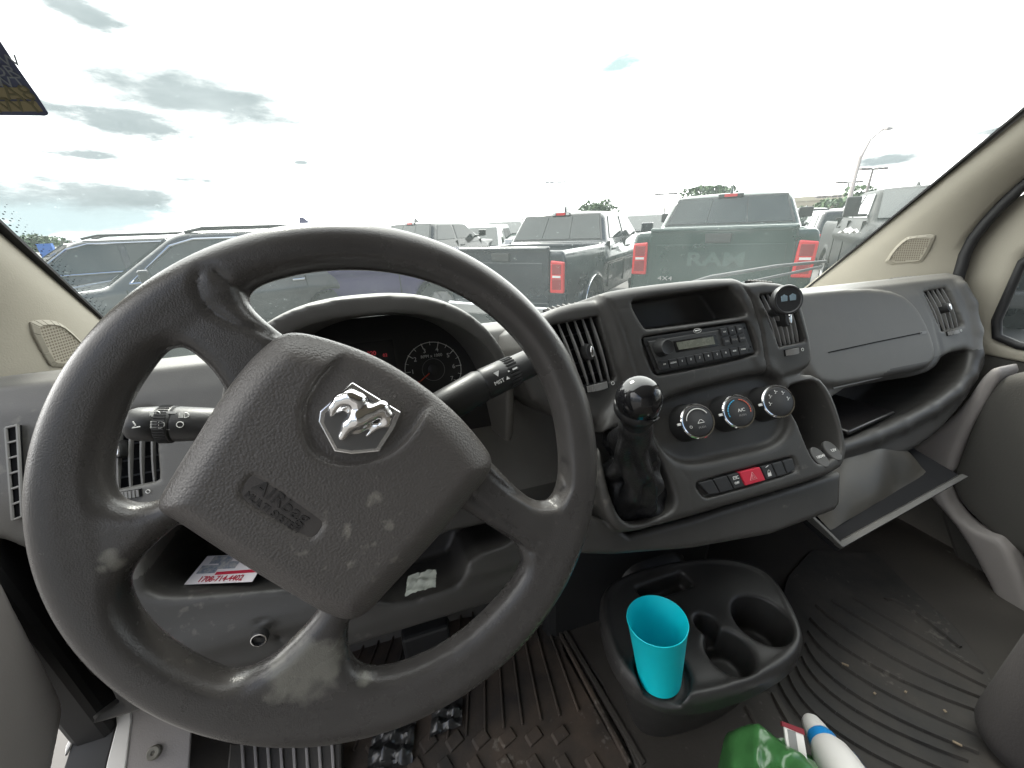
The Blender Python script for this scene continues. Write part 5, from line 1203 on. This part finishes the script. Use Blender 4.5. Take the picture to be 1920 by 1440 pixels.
P_purple, P_white, P_silver, P_grey, P_red, P_tan = paint('purple', (.026, .012, .085)), paint('white', (.62, .62, .62)), paint('silver', (.32, .33, .34)), paint('grey', (.020, .020, .023)), paint('red', (.35, .02, .02)), paint('tan', (.33, .30, .26))
LOC = Frame((0, 0, 0), (0, 0, 1))
def wheelset(t, ys, W, r, det=True, hub=M_rimm):
    for y in ys:
        for s in (-1, 1):
            F = Frame((s*(W/2-.02), y, r), (s, 0, 0), (0, s, 0)); m = MB()
            m.lathe(F, [(r*.60, -.22), (r*.95, -.22), (r, -.17), (r, -.07), (r*.95, -.02), (r*.62, -.01)], seg=32, cap=False)
            if det:
                for k in range(32): a = 2*math.pi*k/32; m.box((0, 0, 0), (0, 0, 0)) if False else m.hexa([F.W((r*q)*math.cos(a+w_), (r*q)*math.sin(a+w_), n) for n in (-.08, -.015) for q, w_ in ((.93, 0), (1.03, 0), (1.03, .09), (.93, .09))])
            wv = m.build('wheel', M_tyre, t, local=True, smooth=35)
            if det:
                m = MB(); m.lathe(F, [(r*.61, -.02), (r*.56, -.04), (r*.5, -.09), (0, -.10)], seg=32, cap=False)
                for k in range(6):
                    a = 2*math.pi*k/6; c, s_ = math.cos(a), math.sin(a); m.hexa([F.W(c*q-s_*e, s_*q+c*e, n) for n in (-.09, -.035) for q, e in ((.03, -.035), (r*.58, -.025), (r*.58, .025), (.03, .035))])
                m.lathe(F, [(.07, -.09), (.065, -.02), (0, -.015)], seg=20, cap=False); m.build('rim', hub, wv, local=True, smooth=35)
def pick_body(W, Wc, Wr, bed, rail, roof, L_, h=.035, cabL=2.45):
    V = Vol((-W/2-.12, -.12, .34), (W/2+.12, L_+.12, roof+.10), h)
    def bodyf(X, Y, Z):
        hw = W/2-.05*np.clip((Z-rail+.30)/.30, 0, 1)**2-.06*np.clip((.75-Z)/.3, 0, 1)-.10*np.clip((Y-L_+.7)/.7, 0, 1)**2
        top = rail-.03-.10*np.clip((Y-bed-cabL)/(L_-bed-cabL), 0, 1)**1.5
        return rnd(np.maximum(np.abs(X)-hw, np.abs(Y-L_/2)-L_/2), np.maximum(Z-top, .48-Z), .07)
    V.op(bodyf)
    for yy in (bed*.66, L_-1.0):    # flared arches
        V.op(lambda X, Y, Z: rnd(np.sqrt((Y-yy)**2+(Z-.42)**2)-.56, np.abs(np.abs(X)-(W/2-.10))-.13, .04), 'add', .03)
    V.op(lambda X, Y, Z: np.maximum(np.maximum(np.abs(X)-(W/2-.10), np.abs(Y-bed/2)-(bed/2-.07)), (rail-.55)-Z), 'sub')
    def cab(X, Y, Z):
        t = (Z-rail)/(roof-rail); hw = Wc/2+(Wr/2-Wc/2)*t
        a = np.abs(X)-hw; b = (bed+.03+.34*t)-Y; c = Y-(bed+cabL+.10-.85*np.clip(t, -.5, 1.2)); d = Z-roof+.05*(np.abs(X)/(Wr/2))**2*.6
        return smax(smax(a*.95, smax(b*.9, c*.7, .08), .10), smax(d, (rail-.4)-Z, .02), .12)
    V.op(cab, 'add', .02)
    for yy in (bed*.66, L_-1.0):
        V.op(lambda X, Y, Z: rnd(np.sqrt((Y-yy)**2+(Z-.42)**2)-.49, -(np.abs(X)-(W/2-.36)), .01), 'sub', .01)
    return V.mesh(2)
def put(t, VQ, m): 
    return mk('body', VQ[0], VQ[1].tolist(), m, t, smooth=180, local=True)
def quadF(t, pts, m, name, th=.012, parent=None, bevel=.0, n=None):    # thin solid panel from 3-D corners
    P = [np.array(p, float) for p in pts]; nn = np.cross(P[1]-P[0], P[2]-P[0]); nn /= np.linalg.norm(nn)
    if n is not None and nn@np.array(n) < 0: nn = -nn
    b = MB(); k = len(P); b.add([p-nn*th for p in P]+[p+nn*th*.3 for p in P], [tuple(range(k)), tuple(range(2*k-1, k-1, -1))]+[(i, k+i, k+(i+1) % k, (i+1) % k) for i in range(k)]); return b.build(name, m, parent or t, local=True, bevel=bevel)
def pickup(loc, az_, pm, label, cat='pickup truck', W=2.05, Wc=1.95, Wr=1.60, bed=1.75, rail=1.43, roof=1.96, L_=5.9, group=None, letters=None, cabL=2.45, lamp='A', arch=False, h=.035, mirror=False, VQ=None, mudt=False, side4='4X4'):
    t = empty('pickup_truck', (loc[0], loc[1], GZ), label, cat, group, rz=-R(az_))
    VQ = VQ or pick_body(W, Wc, Wr, bed, rail, roof, L_, h, cabL)
    put(t, VQ, pm); r = .42; wheelset(t, (bed*.66, L_-1.0), W, r)
    # tailgate
    FTg = Frame((0, -.012, 0), (0, -1, 0), (1, 0, 0)); g = MB(); w2 = W/2-.24; z0, z1 = .66, rail+.012
    g.prism(FTg, [(-w2, z0), (w2, z0), (w2, z1), (-w2, z1)], -.04, .018); tg = g.build('tailgate', pm, t, local=True, bevel=.022, seg=4)
    g = MB(); g.prism(FTg, [(-w2+.03, z1-.055), (w2-.03, z1-.055), (w2-.03, z1-.015), (-w2+.03, z1-.015)], .012, .034); g.build('spoiler_lip', pm, tg, local=True, bevel=.015, seg=3)
    g = MB(); g.prism(FTg, [(-w2+.06, z0+.08), (w2-.06, z0+.08), (w2-.10, z1-.22), (-w2+.10, z1-.22)], .012, .026); g.build('pressed_panel', pm, tg, local=True, bevel=.02, seg=3)
    g = MB(); g.prism(FTg, [(-.15, z1-.20), (.15, z1-.20), (.16, z1-.085), (-.16, z1-.085)], .014, .040); g.build('handle', M_trim, tg, local=True, bevel=.012)
    if letters: text('lettering', FTg, letters, .24, 0, z1-.42, .036, mat('letter_dark', (.028, .055, .048), .25, coat=.6), tg, depth=.010, fat=.008, ax=1.45, local=True); text('lettering', FTg, side4, .085, -w2+.26, z0+.30, .036, M_ch, tg, depth=.004, ax=1.4, local=True)
    # lamps
    for s in (-1, 1):
        x0, x1 = s*(W/2-.225), s*(W/2-.015); zt_, zb_ = rail-.17, rail-.62
        g = MB(); g.prism(FTg, [(x0, zb_), (x1, zb_), (x1+s*0, zt_-.02), (x0+s*.01, zt_)], -.10, .022); lp = g.build('tail_lamp', M_tail, t, local=True, bevel=.02, seg=3)
        xi0, xi1 = x0+s*.035, x1-s*.035
        g = MB(); g.prism(FTg, [(xi0, zb_+.05), (xi1, zb_+.05), (xi1, zb_+.20), (xi0, zb_+.20)], .018, .027); g.prism(FTg, [(xi0, zb_+.26), (xi1, zb_+.26), (xi1, zt_-.05), (xi0, zt_-.05)], .018, .027); g.build('lamp_reflector', M_tail2, lp, local=True, bevel=.006)
        g = MB(); g.prism(FTg, [(xi0+s*.01, zb_+.215), (xi1-s*.01, zb_+.215), (xi1-s*.01, zb_+.245), (xi0+s*.01, zb_+.245)], .02, .030); g.build('reversing_lamp', M_lens, lp, local=True)
    g = MB(); g.prism(FTg, [(-W/2+.02, .46), (W/2-.02, .46), (W/2-.02, .64), (-W/2+.02, .64)], -.08, .14); g.build('rear_bumper', M_ch if lamp == 'A' else pm, t, local=True, bevel=.03, seg=3)
    # rear window in three panes
    def rw(x, tt, off=.012): z = rail+(roof-rail)*tt; y = bed+.03+.34*tt; return (x*(Wc/2+(Wr/2-Wc/2)*tt), y-off, z)
    tb, tt_ = .06, .84
    quadF(t, [rw(-.935, .02, .004), rw(.935, .02, .004), rw(.935, .885, .004), rw(-.935, .885, .004)], M_trim, 'window_surround', n=(0, -1, 0))
    for a, b, mm in ((-.90, -.30, 'window_pane'), (-.285, .285, 'sliding_pane'), (.30, .90, 'window_pane')):
        quadF(t, [rw(a, tb), rw(b, tb), rw(b, tt_), rw(a, tt_)], M_cg, 'rear_window', n=(0, -1, 0))
    g = MB(); q = [np.array(rw(x, .915, .02)) for x in (-.22, .22)]; g.box((q[0]+q[1])/2, (abs(q[1][0]-q[0][0]), .05, .055)); br = g.build('brake_lamp', M_trim, t, local=True, bevel=.01)
    g = MB(); g.box((q[0]+q[1])/2+np.array((0, -.03, 0)), (abs(q[1][0]-q[0][0])*.5, .02, .045)); g.build('brake_lens', M_tail, br, local=True)
    g = MB(); 
    for s in (-1, 1): g.box((q[0]+q[1])/2+np.array((s*abs(q[1][0])*.78, -.03, 0)), (abs(q[1][0])*.34, .02, .04))
    g.build('cargo_lens', M_lens if lamp == 'A' else M_trim, br, local=True)
    g = MB(); g.hexa([(-.03, bed+.50, roof-.02), (.03, bed+.50, roof-.02), (.03, bed+.72, roof-.02), (-.03, bed+.72, roof-.02), (-.012, bed+.52, roof+.11), (.012, bed+.52, roof+.11), (.012, bed+.60, roof+.09), (-.012, bed+.60, roof+.09)]); g.build('aerial_fin', pm, t, local=True, bevel=.008)
    # side windows, door seams, handles, mirrors
    for s in (-1, 1):
        def sw_(y, tt, off=.010): z = rail+(roof-rail)*tt; return (s*(Wc/2+(Wr/2-Wc/2)*tt+off), y, z)
        quadF(t, [sw_(bed+.26, .05), sw_(bed+1.12, .05), sw_(bed+1.12, .80), sw_(bed+.50, .80)], M_cg, 'side_window', n=(s, 0, 0), bevel=.01)
        quadF(t, [sw_(bed+1.22, .05), sw_(bed+cabL-.10, .05), sw_(bed+cabL-.62, .80), sw_(bed+1.22, .80)], M_cg, 'side_window', n=(s, 0, 0), bevel=.01)
        g = MB()
        for y in (bed+.10, bed+1.17, bed+cabL-.02): g.box((s*(W/2-.012), y, (rail+.62)/2), (.05, .010, rail-.66))
        g.build('door_seam', M_void, t, local=True)
        for y in (bed+.36, bed+1.40): g = MB(); g.box((s*(W/2+.006), y, rail-.16), (.05, .20, .035)); g.build('door_handle', pm if lamp != 'A' else M_trim, t, local=True, bevel=.01)
        g = MB(); mh = .34 if mirror else .19
        g.box((s*(W/2+.19), bed+cabL-.20, rail+.06+mh/2), (.24 if not mirror else .22, .10, mh)); g.box((s*(W/2+.04), bed+cabL-.20, rail+.08), (.20, .06, .05)); g.build('door_mirror', M_trim if lamp != 'A' else pm, t, local=True, bevel=.03, seg=3)
        if arch:
            for yy in (bed*.66, L_-1.0):
                g = MB(); g.tube([(s*(W/2+.035), yy+.52*math.cos(a), .42+.52*math.sin(a)) for a in np.linspace(R(-8), R(188), 26)], .012, seg=8); g.build('arch_trim', M_ch, t, local=True)
        g = MB(); g.box((s*(W/2-.20), L_-.03, rail-.42), (.34, .16, .17)); g.build('headlamp', M_lens, t, local=True, bevel=.03)
        g = MB(); g.box((s*(W/2-.03), L_-.20, rail-.42), (.07, .22, .10)); g.build('marker_lamp', M_amb, t, local=True, bevel=.015)
    def wsf(x, tt): z = rail+(roof-rail)*tt; return (x*(Wc/2+(Wr/2-Wc/2)*tt), bed+cabL+.10-.85*tt+.016, z+.008)
    quadF(t, [wsf(-.90, .03), wsf(.90, .03), wsf(.90, .88), wsf(-.90, .88)], M_cg, 'windscreen', n=(0, 1, .5))
    g = MB(); g.box((0, L_+.005, rail-.42), (W-.80, .06, .30)); 
    gr_ = g.build('grille', M_trim, t, local=True, bevel=.03); g = MB()
    for z in (-.10, -.03, .04, .11): g.box((0, L_+.04, rail-.42+z), (W-.9, .02, .025))
    g.build('grille_bar', M_ch, gr_, local=True)
    g = MB(); g.box((0, L_+.03, .58), (W-.10, .22, .24)); g.build('front_bumper', M_ch if lamp == 'A' else M_trim, t, local=True, bevel=.05, seg=3)
    return t
def letters_scale(s): return 1.0
def suv_body(W, L_, roof, belt, h=.04):
    V = Vol((-W/2-.12, -.12, .30), (W/2+.12, L_+.12, roof+.08), h)
    V.op(lambda X, Y, Z: rnd(np.maximum(np.abs(X)-(W/2-.05*np.clip((Z-belt+.3)/.3, 0, 1)**2-.06*np.clip((.7-Z)/.3, 0, 1)-.12*np.clip((Y-L_+.8)/.8, 0, 1)**2), np.abs(Y-L_/2)-L_/2), np.maximum(Z-(belt-.10*np.clip((Y-L_+1.5)/1.5, 0, 1)), .40-Z), .08))
    for yy in (.95, L_-.95): V.op(lambda X, Y, Z: rnd(np.sqrt((Y-yy)**2+(Z-.40)**2)-.50, np.abs(np.abs(X)-(W/2-.10))-.115, .04), 'add', .03)
    def cab(X, Y, Z):
        t = (Z-belt)/(roof-belt); hw = W/2-.07-.20*t; a = np.abs(X)-hw; b = (.05+.30*t)-Y; c = Y-(L_-1.30-.95*np.clip(t, -.5, 1.2)); d = Z-roof
        return smax(smax(a*.95, smax(b*.9, c*.65, .1), .10), smax(d, (belt-.4)-Z, .02), .13)
    V.op(cab, 'add', .02)
    for yy in (.95, L_-.95): V.op(lambda X, Y, Z: rnd(np.sqrt((Y-yy)**2+(Z-.38)**2)-.44, -(np.abs(X)-(W/2-.34)), .01), 'sub', .01)
    return V.mesh(2)
def suv(loc, az_, pm, label, W=2.0, L_=5.1, roof=1.82, belt=1.12, group=None, h=.04, VQ=None, rails=True, chrome=True, cat='suv', sticker=False):
    t = empty('parked_suv', (loc[0], loc[1], GZ), label, cat, group, rz=-R(az_)); put(t, VQ or suv_body(W, L_, roof, belt, h), pm); wheelset(t, (.95, L_-.95), W, .39)
    for s in (-1, 1):
        def sw_(y, tt, off=.012): z = belt+(roof-belt)*tt; return (s*(W/2-.07-.20*tt+off), y, z)
        ws_ = [[(.35, .06), (1.25, .06), (1.25, .80), (.62, .80)], [(1.33, .06), (2.18, .06), (2.18, .82), (1.33, .80)], [(2.28, .06), (L_-1.62, .06), (L_-2.18, .74), (L_-2.45, .83), (2.28, .83)]]
        for q in ws_: quadF(t, [sw_(*p) for p in q], M_cg, 'side_window', n=(s, 0, 0), bevel=.01)
        if chrome:
            g = MB(); g.tube([sw_(.30, .03, .03), sw_(L_-1.55, .03, .03), sw_(L_-2.12, .72, .03), sw_(L_-2.42, .84, .035), sw_(.55, .82, .035), sw_(.30, .03, .03)], .016, seg=6); g.build('window_chrome', M_ch, t, local=True)
        if rails: g = MB(); g.tube([(s*(W/2-.34), .6, roof-.03), (s*(W/2-.32), .75, roof+.045), (s*(W/2-.32), L_-2.6, roof+.045), (s*(W/2-.34), L_-2.35, roof-.01)], .022, seg=8); g.build('roof_rail', M_trim, t, local=True)
        g = MB(); g.box((s*(W/2+.13), L_-1.75, belt+.12), (.24, .12, .17)); g.box((s*(W/2-.02), L_-1.72, belt+.06), (.2, .06, .05)); g.build('door_mirror', pm, t, local=True, bevel=.04, seg=3)
        g = MB()
        for y in (1.30, 2.23, L_-1.50): g.box((s*(W/2-.008), y, .82), (.04, .010, .62))
        g.build('door_seam', M_void, t, local=True)
        for y in (1.42, 2.42): g = MB(); g.box((s*(W/2+.006), y, belt-.14), (.05, .20, .04)); g.build('door_handle', M_ch if chrome else pm, t, local=True, bevel=.012)
        g = MB(); g.box((s*(W/2-.22), L_-.04, .86), (.36, .18, .13)); g.build('headlamp', M_lens, t, local=True, bevel=.03)
        g = MB(); g.box((s*(W/2-.13), .02, .98), (.22, .12, .26)); g.build('tail_lamp', M_tail, t, local=True, bevel=.02)
        g = MB(); g.box((s*(W/2-.02), .35, .62), (.03, .04, .12)); g.build('side_reflector', M_tail, t, local=True)
    def wsf(x, tt): z = belt+(roof-belt)*tt; return (x*(W/2-.07-.20*tt), L_-1.30-.95*tt+.02, z+.008)
    wv = quadF(t, [wsf(-.92, .03), wsf(.92, .03), wsf(.90, .86), wsf(-.90, .86)], M_cg, 'windscreen', n=(0, 1, .5))
    if sticker: quadF(t, [wsf(-.80, .08), wsf(-.62, .08), wsf(-.62, .17), wsf(-.80, .17)], M_white, 'paper_tag', parent=wv, th=.02, n=(0, 1, .5)); quadF(t, [wsf(-.775, .095), wsf(-.645, .095), wsf(-.645, .155), wsf(-.775, .155)], M_lens, 'tag_print', parent=wv, th=.024, n=(0, 1, .5))
    g = MB(); g.box((0, L_+.005, .84), (W-.9, .05, .26)); g.build('grille', M_trim, t, local=True, bevel=.03)
    def rwf(x, tt): z = belt+(roof-belt)*tt; return (x*(W/2-.07-.20*tt), .05+.30*tt-.015, z)
    quadF(t, [rwf(-.86, .08), rwf(.86, .08), rwf(.86, .80), rwf(-.86, .80)], M_cg, 'rear_window', n=(0, -1, 0))
    return t
def az_dir(a): return np.array((math.sin(R(a)), math.cos(R(a)), 0.))
def lat_dir(a): return np.array((math.cos(R(a)), -math.sin(R(a)), 0.))
AZ = 46.5; D_, Lt = az_dir(AZ), lat_dir(AZ)
g_c = np.array((4.253, 4.414, 0)); pickup(g_c, AZ, P_green, 'dark green pickup with large letters on its tailgate, rear towards the van', W=2.22, Wc=2.10, Wr=1.72, bed=1.80, rail=1.625, roof=2.13, L_=6.1, letters='RAM', lamp='B', h=.028)
b_c = np.array((2.36, 5.10, 0))-Lt*1.025; pickup(b_c, AZ+.5, P_blue, 'dark blue pickup with chrome wheel arch trim, left of the green pickup', bed=1.95, rail=1.45, roof=1.96, L_=6.05, arch=True, h=.028)
VQp = pick_body(2.05, 1.95, 1.60, 1.75, 1.43, 1.96, 5.9, .05); VQs = suv_body(2.0, 5.1, 1.82, 1.12, .05)
c_c = b_c-Lt*5.4+D_*1.9; pickup(c_c, AZ, P_black, 'black pickup left of the dark blue one, mostly behind the steering wheel', VQ=VQp)
# dark SUVs at the left, side on
a_n = lambda x, y, d: (lambda r_: r_/np.linalg.norm(r_[:2])*d)(ray(x, y))*np.array((1, 1, 0))
AZS = -112; s_p = a_n(228, 450, 7.7); s_l = s_p-az_dir(AZS)*3.45+lat_dir(AZS)*1.0
suv(s_l, AZS, P_grey, 'dark grey suv with chrome window line and paper tag, side on at the left', W=2.05, L_=5.1, roof=1.86, belt=1.18, sticker=True, h=.03)
suv(s_l+lat_dir(AZS)*3.1+az_dir(AZS)*1.5, AZS, P_grey, 'grey suv parked behind the nearest suv at the left edge', roof=1.84, belt=1.2, VQ=VQs)
pickup(a_n(915, 470, 8.6)-az_dir(101)*5.9, 101, P_purple, 'dark purple pickup with chunky tyre seen through the steering wheel', VQ=VQp, lamp='B')
pickup(g_c+Lt*3.2+D_*7.9, AZ+180, mat('dusty_black_paint', (.008, .009, .009), .5, spec=.2), 'black heavy pickup with tall towing mirror facing the van at the right', W=2.1, Wc=2.0, Wr=1.65, bed=1.9, rail=1.60, roof=2.15, L_=6.2, mirror=True, lamp='B', h=.04)
G = 'vehicles parked in the rows beyond'
far = [(900,470,15,205,P_white,'s','white suv facing the van behind the blue tailgate'), (845,470,17.5,215,P_silver,'s','silver suv facing the van just above the wheel rim'), (955,470,19,212,P_green,'p','dark green pickup facing the van left of the blue pickup cab'),
       (1208,470,16.5,222,P_grey,'p','grey pickup facing the van between the two near pickups'), (1250,470,24,222,P_black,'s','black suv far behind the gap between the near pickups'),
       (1545,470,20,30,P_black,'p','black pickup with red roof lamp at the right beyond the green pickup'), (1590,450,17,40,P_grey,'s','grey suv under the leaning street lamp'), (1500,470,27,230,P_blue,'p','blue pickup far off beside the beige building'),
       (1630,440,26,225,P_tan,'s','tan suv far right beyond the lamp'), (1100,470,24,222,P_tan,'p','tan pickup hidden behind the blue cab'), (1575,440,32,222,P_silver,'p','silver pickup farthest back at the right')]
for x, y, d, a_, pm, k, lb in far:
    p = a_n(x, y, d)-az_dir(a_)*2.9*(1 if a_ > 100 else 0)
    if k == 's': suv(p, a_, pm, lb, VQ=VQs, group=G, rails=False, chrome=False)
    else: pickup(p, a_, pm, lb, VQ=VQp, group=G)
# white cloth bundle on the right pickup's bonnet
# lamp posts
def post(x, ytop, d, label, arms, h_extra=0., lean=None, thick=.09, mcol=None):
    r_ = ray(x, ytop); r_ = r_/np.linalg.norm(r_[:2])*d; mm = mcol or M_lamp
    t = empty('street_lamp', (r_[0], r_[1], GZ), label, 'street lamp'); top = r_[2]-GZ
    m = MB(); m.tube([(0, 0, 0), (0, 0, top*.7), (0, 0, top)], [thick, thick*.8, thick*.6], seg=8); m.build('pole', mm, t, local=True)
    if arms == 'T':
        m = MB(); L2 = lat_dir(16.5)*.9*(d/45); m.tube([(-L2[0], -L2[1], top), (L2[0], L2[1], top)], thick*.45, seg=6); m.build('cross_arm', mm, t, local=True)
        for s in (-1, -.45, .45, 1): m = MB(); m.box((s*L2[0], s*L2[1], top+.02), (.45*d/45, .3, .16*d/45)); m.build('lamp_head', mm, t, local=True)
    else:
        l = lat_dir(16.5)*arms; m = MB(); m.tube([(0, 0, top-.1), (l[0]*.35, l[1]*.35, top+abs(arms)*.9), (l[0], l[1], top+abs(arms)*1.45)], [thick*.7, thick*.5, thick*.45], seg=8); m.build('arm', mm, t, local=True)
        m = MB(); m.box((l[0]*1.25, l[1]*1.25, top+abs(arms)*1.47), (.9*abs(arms)*.6, .3, .12)); m.build('lamp_head', mm, t, local=True)
    return t
M_lamp = mat('lamp_grey', (.20, .17, .17), .5); M_lampw = mat('lamp_white', (.5, .5, .5), .5)
post(1614, 292, 30, 'tall pale street lamp with curved arm rising right of the green pickup', .8, thick=.13, mcol=mat('lamp_pale', (.42, .37, .36), .5))
post(1637, 317, 48, 'dark twin arm lamp post above the trees at the right', 'T', thick=.14)
post(1592, 342, 60, 'dark twin arm lamp post just left of the tall curved lamp', 'T', thick=.13)
post(1553, 369, 80, 'small dark twin arm lamp post over the beige building', 'T', thick=.15)
post(1249, 364, 60, 'dark twin arm lamp post between the two near pickups', 'T', thick=.12)
post(1066, 350, 50, 'thin lamp post behind the blue pickup roof', -.01, thick=.07, mcol=M_lampw)
post(1042, 342, 90, 'faint distant lamp post left of the thin one', 'T', thick=.05, mcol=M_lampw)
post(104, 454, 70, 'small dark lamp post at the far left', 'T', thick=.14); post(136, 455, 110, 'tiny lamp post right of the far left one', 'T', thick=.14)
# beige building and blue tarp fence
r0, r1 = a_n(1440, 400, 120), a_n(1720, 385, 120); bb = empty('warehouse', (*((r0+r1)/2)[:2], GZ), 'long low beige warehouse with flat roof at the right horizon', 'building')
d_ = (r1-r0)/np.linalg.norm(r1-r0); nb_ = np.array((d_[1], -d_[0], 0)); hh = (ray(1520, 372)/np.linalg.norm(ray(1520, 372)[:2])*120)[2]-GZ
def wbx(name, s0, s1, z0, z1, dep, m, off=0.):
    g = MB(); A, B = r0+(r1-r0)*s0, r0+(r1-r0)*s1; A = np.array((A[0], A[1], GZ))-nb_*off; B = np.array((B[0], B[1], GZ))-nb_*off
    g.hexa([A+(0, 0, z0), B+(0, 0, z0), B+nb_*-dep+(0, 0, z0), A-nb_*dep+(0, 0, z0), A+(0, 0, z1), B+(0, 0, z1), B-nb_*dep+(0, 0, z1), A-nb_*dep+(0, 0, z1)]); return g.build(name, m, bb)
wbx('wall', 0, 1, 0, hh-.8, -14, mat('beige_render', (.34, .30, .24), .8)); wbx('roof', 0, 1, hh-.8, hh, -14.3, mat('beige_band', (.42, .38, .30), .8), .15)
for i in range(12): wbx('window', .05+.078*i, .09+.078*i, hh-3.2, hh-2.2, -.2, M_cg, .3)
A, B = a_n(70, 465, 60), a_n(98, 464, 60); g = MB(); g.hexa([(*A[:2], GZ), (*B[:2], GZ), (B[0], B[1]+.3, GZ), (A[0], A[1]+.3, GZ), (*A[:2], GZ+1.9), (*B[:2], GZ+1.9), (B[0], B[1]+.3, GZ+1.9), (A[0], A[1]+.3, GZ+1.9)])
o = g.build('site_fence', mat('blue_tarp', (.02, .12, .42), .6)); props(o, 'low bright blue fence sheeting at the far left', 'fence')
# trees
M_lf = [mat('leaf_mid', (.055, .095, .038), .6, var=.5, vscale=1.5), mat('leaf_dark', (.030, .058, .026), .6)]; M_bark = mat('bark', (.08, .065, .05), .9)
def tree(px, d, w_, h_, label, n=1500, seed=0, gnd=True, flat_=1.):
    r_ = np.random.default_rng(seed); c = ray(*px); c = c/np.linalg.norm(c[:2])*d; top = c[2]-GZ; t = empty('tree', (c[0], c[1], GZ), label, 'tree', 'trees beyond the car park')
    g = MB(); g.tube([(0, 0, 0), (.1, 0, top*.45), (0, .1, top*.8)], [.22, .16, .06], seg=8)
    for k in range(6): a = r_.uniform(0, 6.28); g.tube([(0, 0, top*.4+k*.3), (math.cos(a)*w_*.35, math.sin(a)*w_*.35, top-h_*.45+r_.uniform(0, h_*.3))], [.09, .03], seg=6)
    g.build('trunk', M_bark, t, local=True)
    cl = [(r_.normal(0, w_*.22), r_.normal(0, w_*.22), top-h_*.5+r_.normal(0, h_*.22)*flat_) for _ in range(16)]
    V = []; Fc = []; fm = []
    for i in range(n):
        q = cl[r_.integers(len(cl))]; v = r_.normal(0, 1, 3); v /= np.linalg.norm(v); rr = w_*.20*r_.uniform(.3, 1)**.4; p = np.array(q)+v*rr*np.array((1, 1, .8)); p[2] = min(p[2], top)
        a, b = r_.normal(0, 1, 3), r_.normal(0, 1, 3); a /= np.linalg.norm(a); b = np.cross(a, b); b /= np.linalg.norm(b); s_ = w_*.035*r_.uniform(.6, 1.4); k = len(V)
        V += [p-a*s_-b*s_*.6, p+a*s_-b*s_*.4, p+a*s_*.8+b*s_*.6, p-a*s_*.7+b*s_*.5]; Fc.append((k, k+1, k+2, k+3)); fm.append(int(r_.random() < .4))
    mk('crown', V, Fc, None, t, mats=M_lf, fm=fm, local=True)
tree((1118,374), 60, 4.6, 2.6, 'round bushy tree behind the blue pickup roof', 1800, 1); tree((1345,350), 42, 4.6, 2.5, 'tree top just above the green pickup roof', 1500, 2)
tree((1635,350), 55, 6.5, 5, 'large leafy tree behind the leaning street lamp', 2600, 3); tree((1600,362), 58, 5, 4, 'tree left of the leaning street lamp', 1800, 4); tree((1540,372), 62, 4.6, 4.2, 'tree in front of the beige warehouse', 1600, 5)
tree((62,440), 62, 3.4, 1.5, 'flat topped tree at the far left edge', 1500, 6, flat_=.6); tree((980,415), 46, 3.5, 1.4, 'low tree left of the blue pickup cab', 800, 7); tree((1560,395), 48, 4, 2, 'shrubby tree low beside the warehouse', 900, 8)
# cloth on the bonnet of the right pickup
pc = ray(1592, 438); pc = pc/np.linalg.norm(pc[:2])*6.4; o = crumple('cloth_bundle', pc, .15, M_white, 'crumpled white cloth on the bonnet of the right pickup', 'cloth', 12, 9, .5)
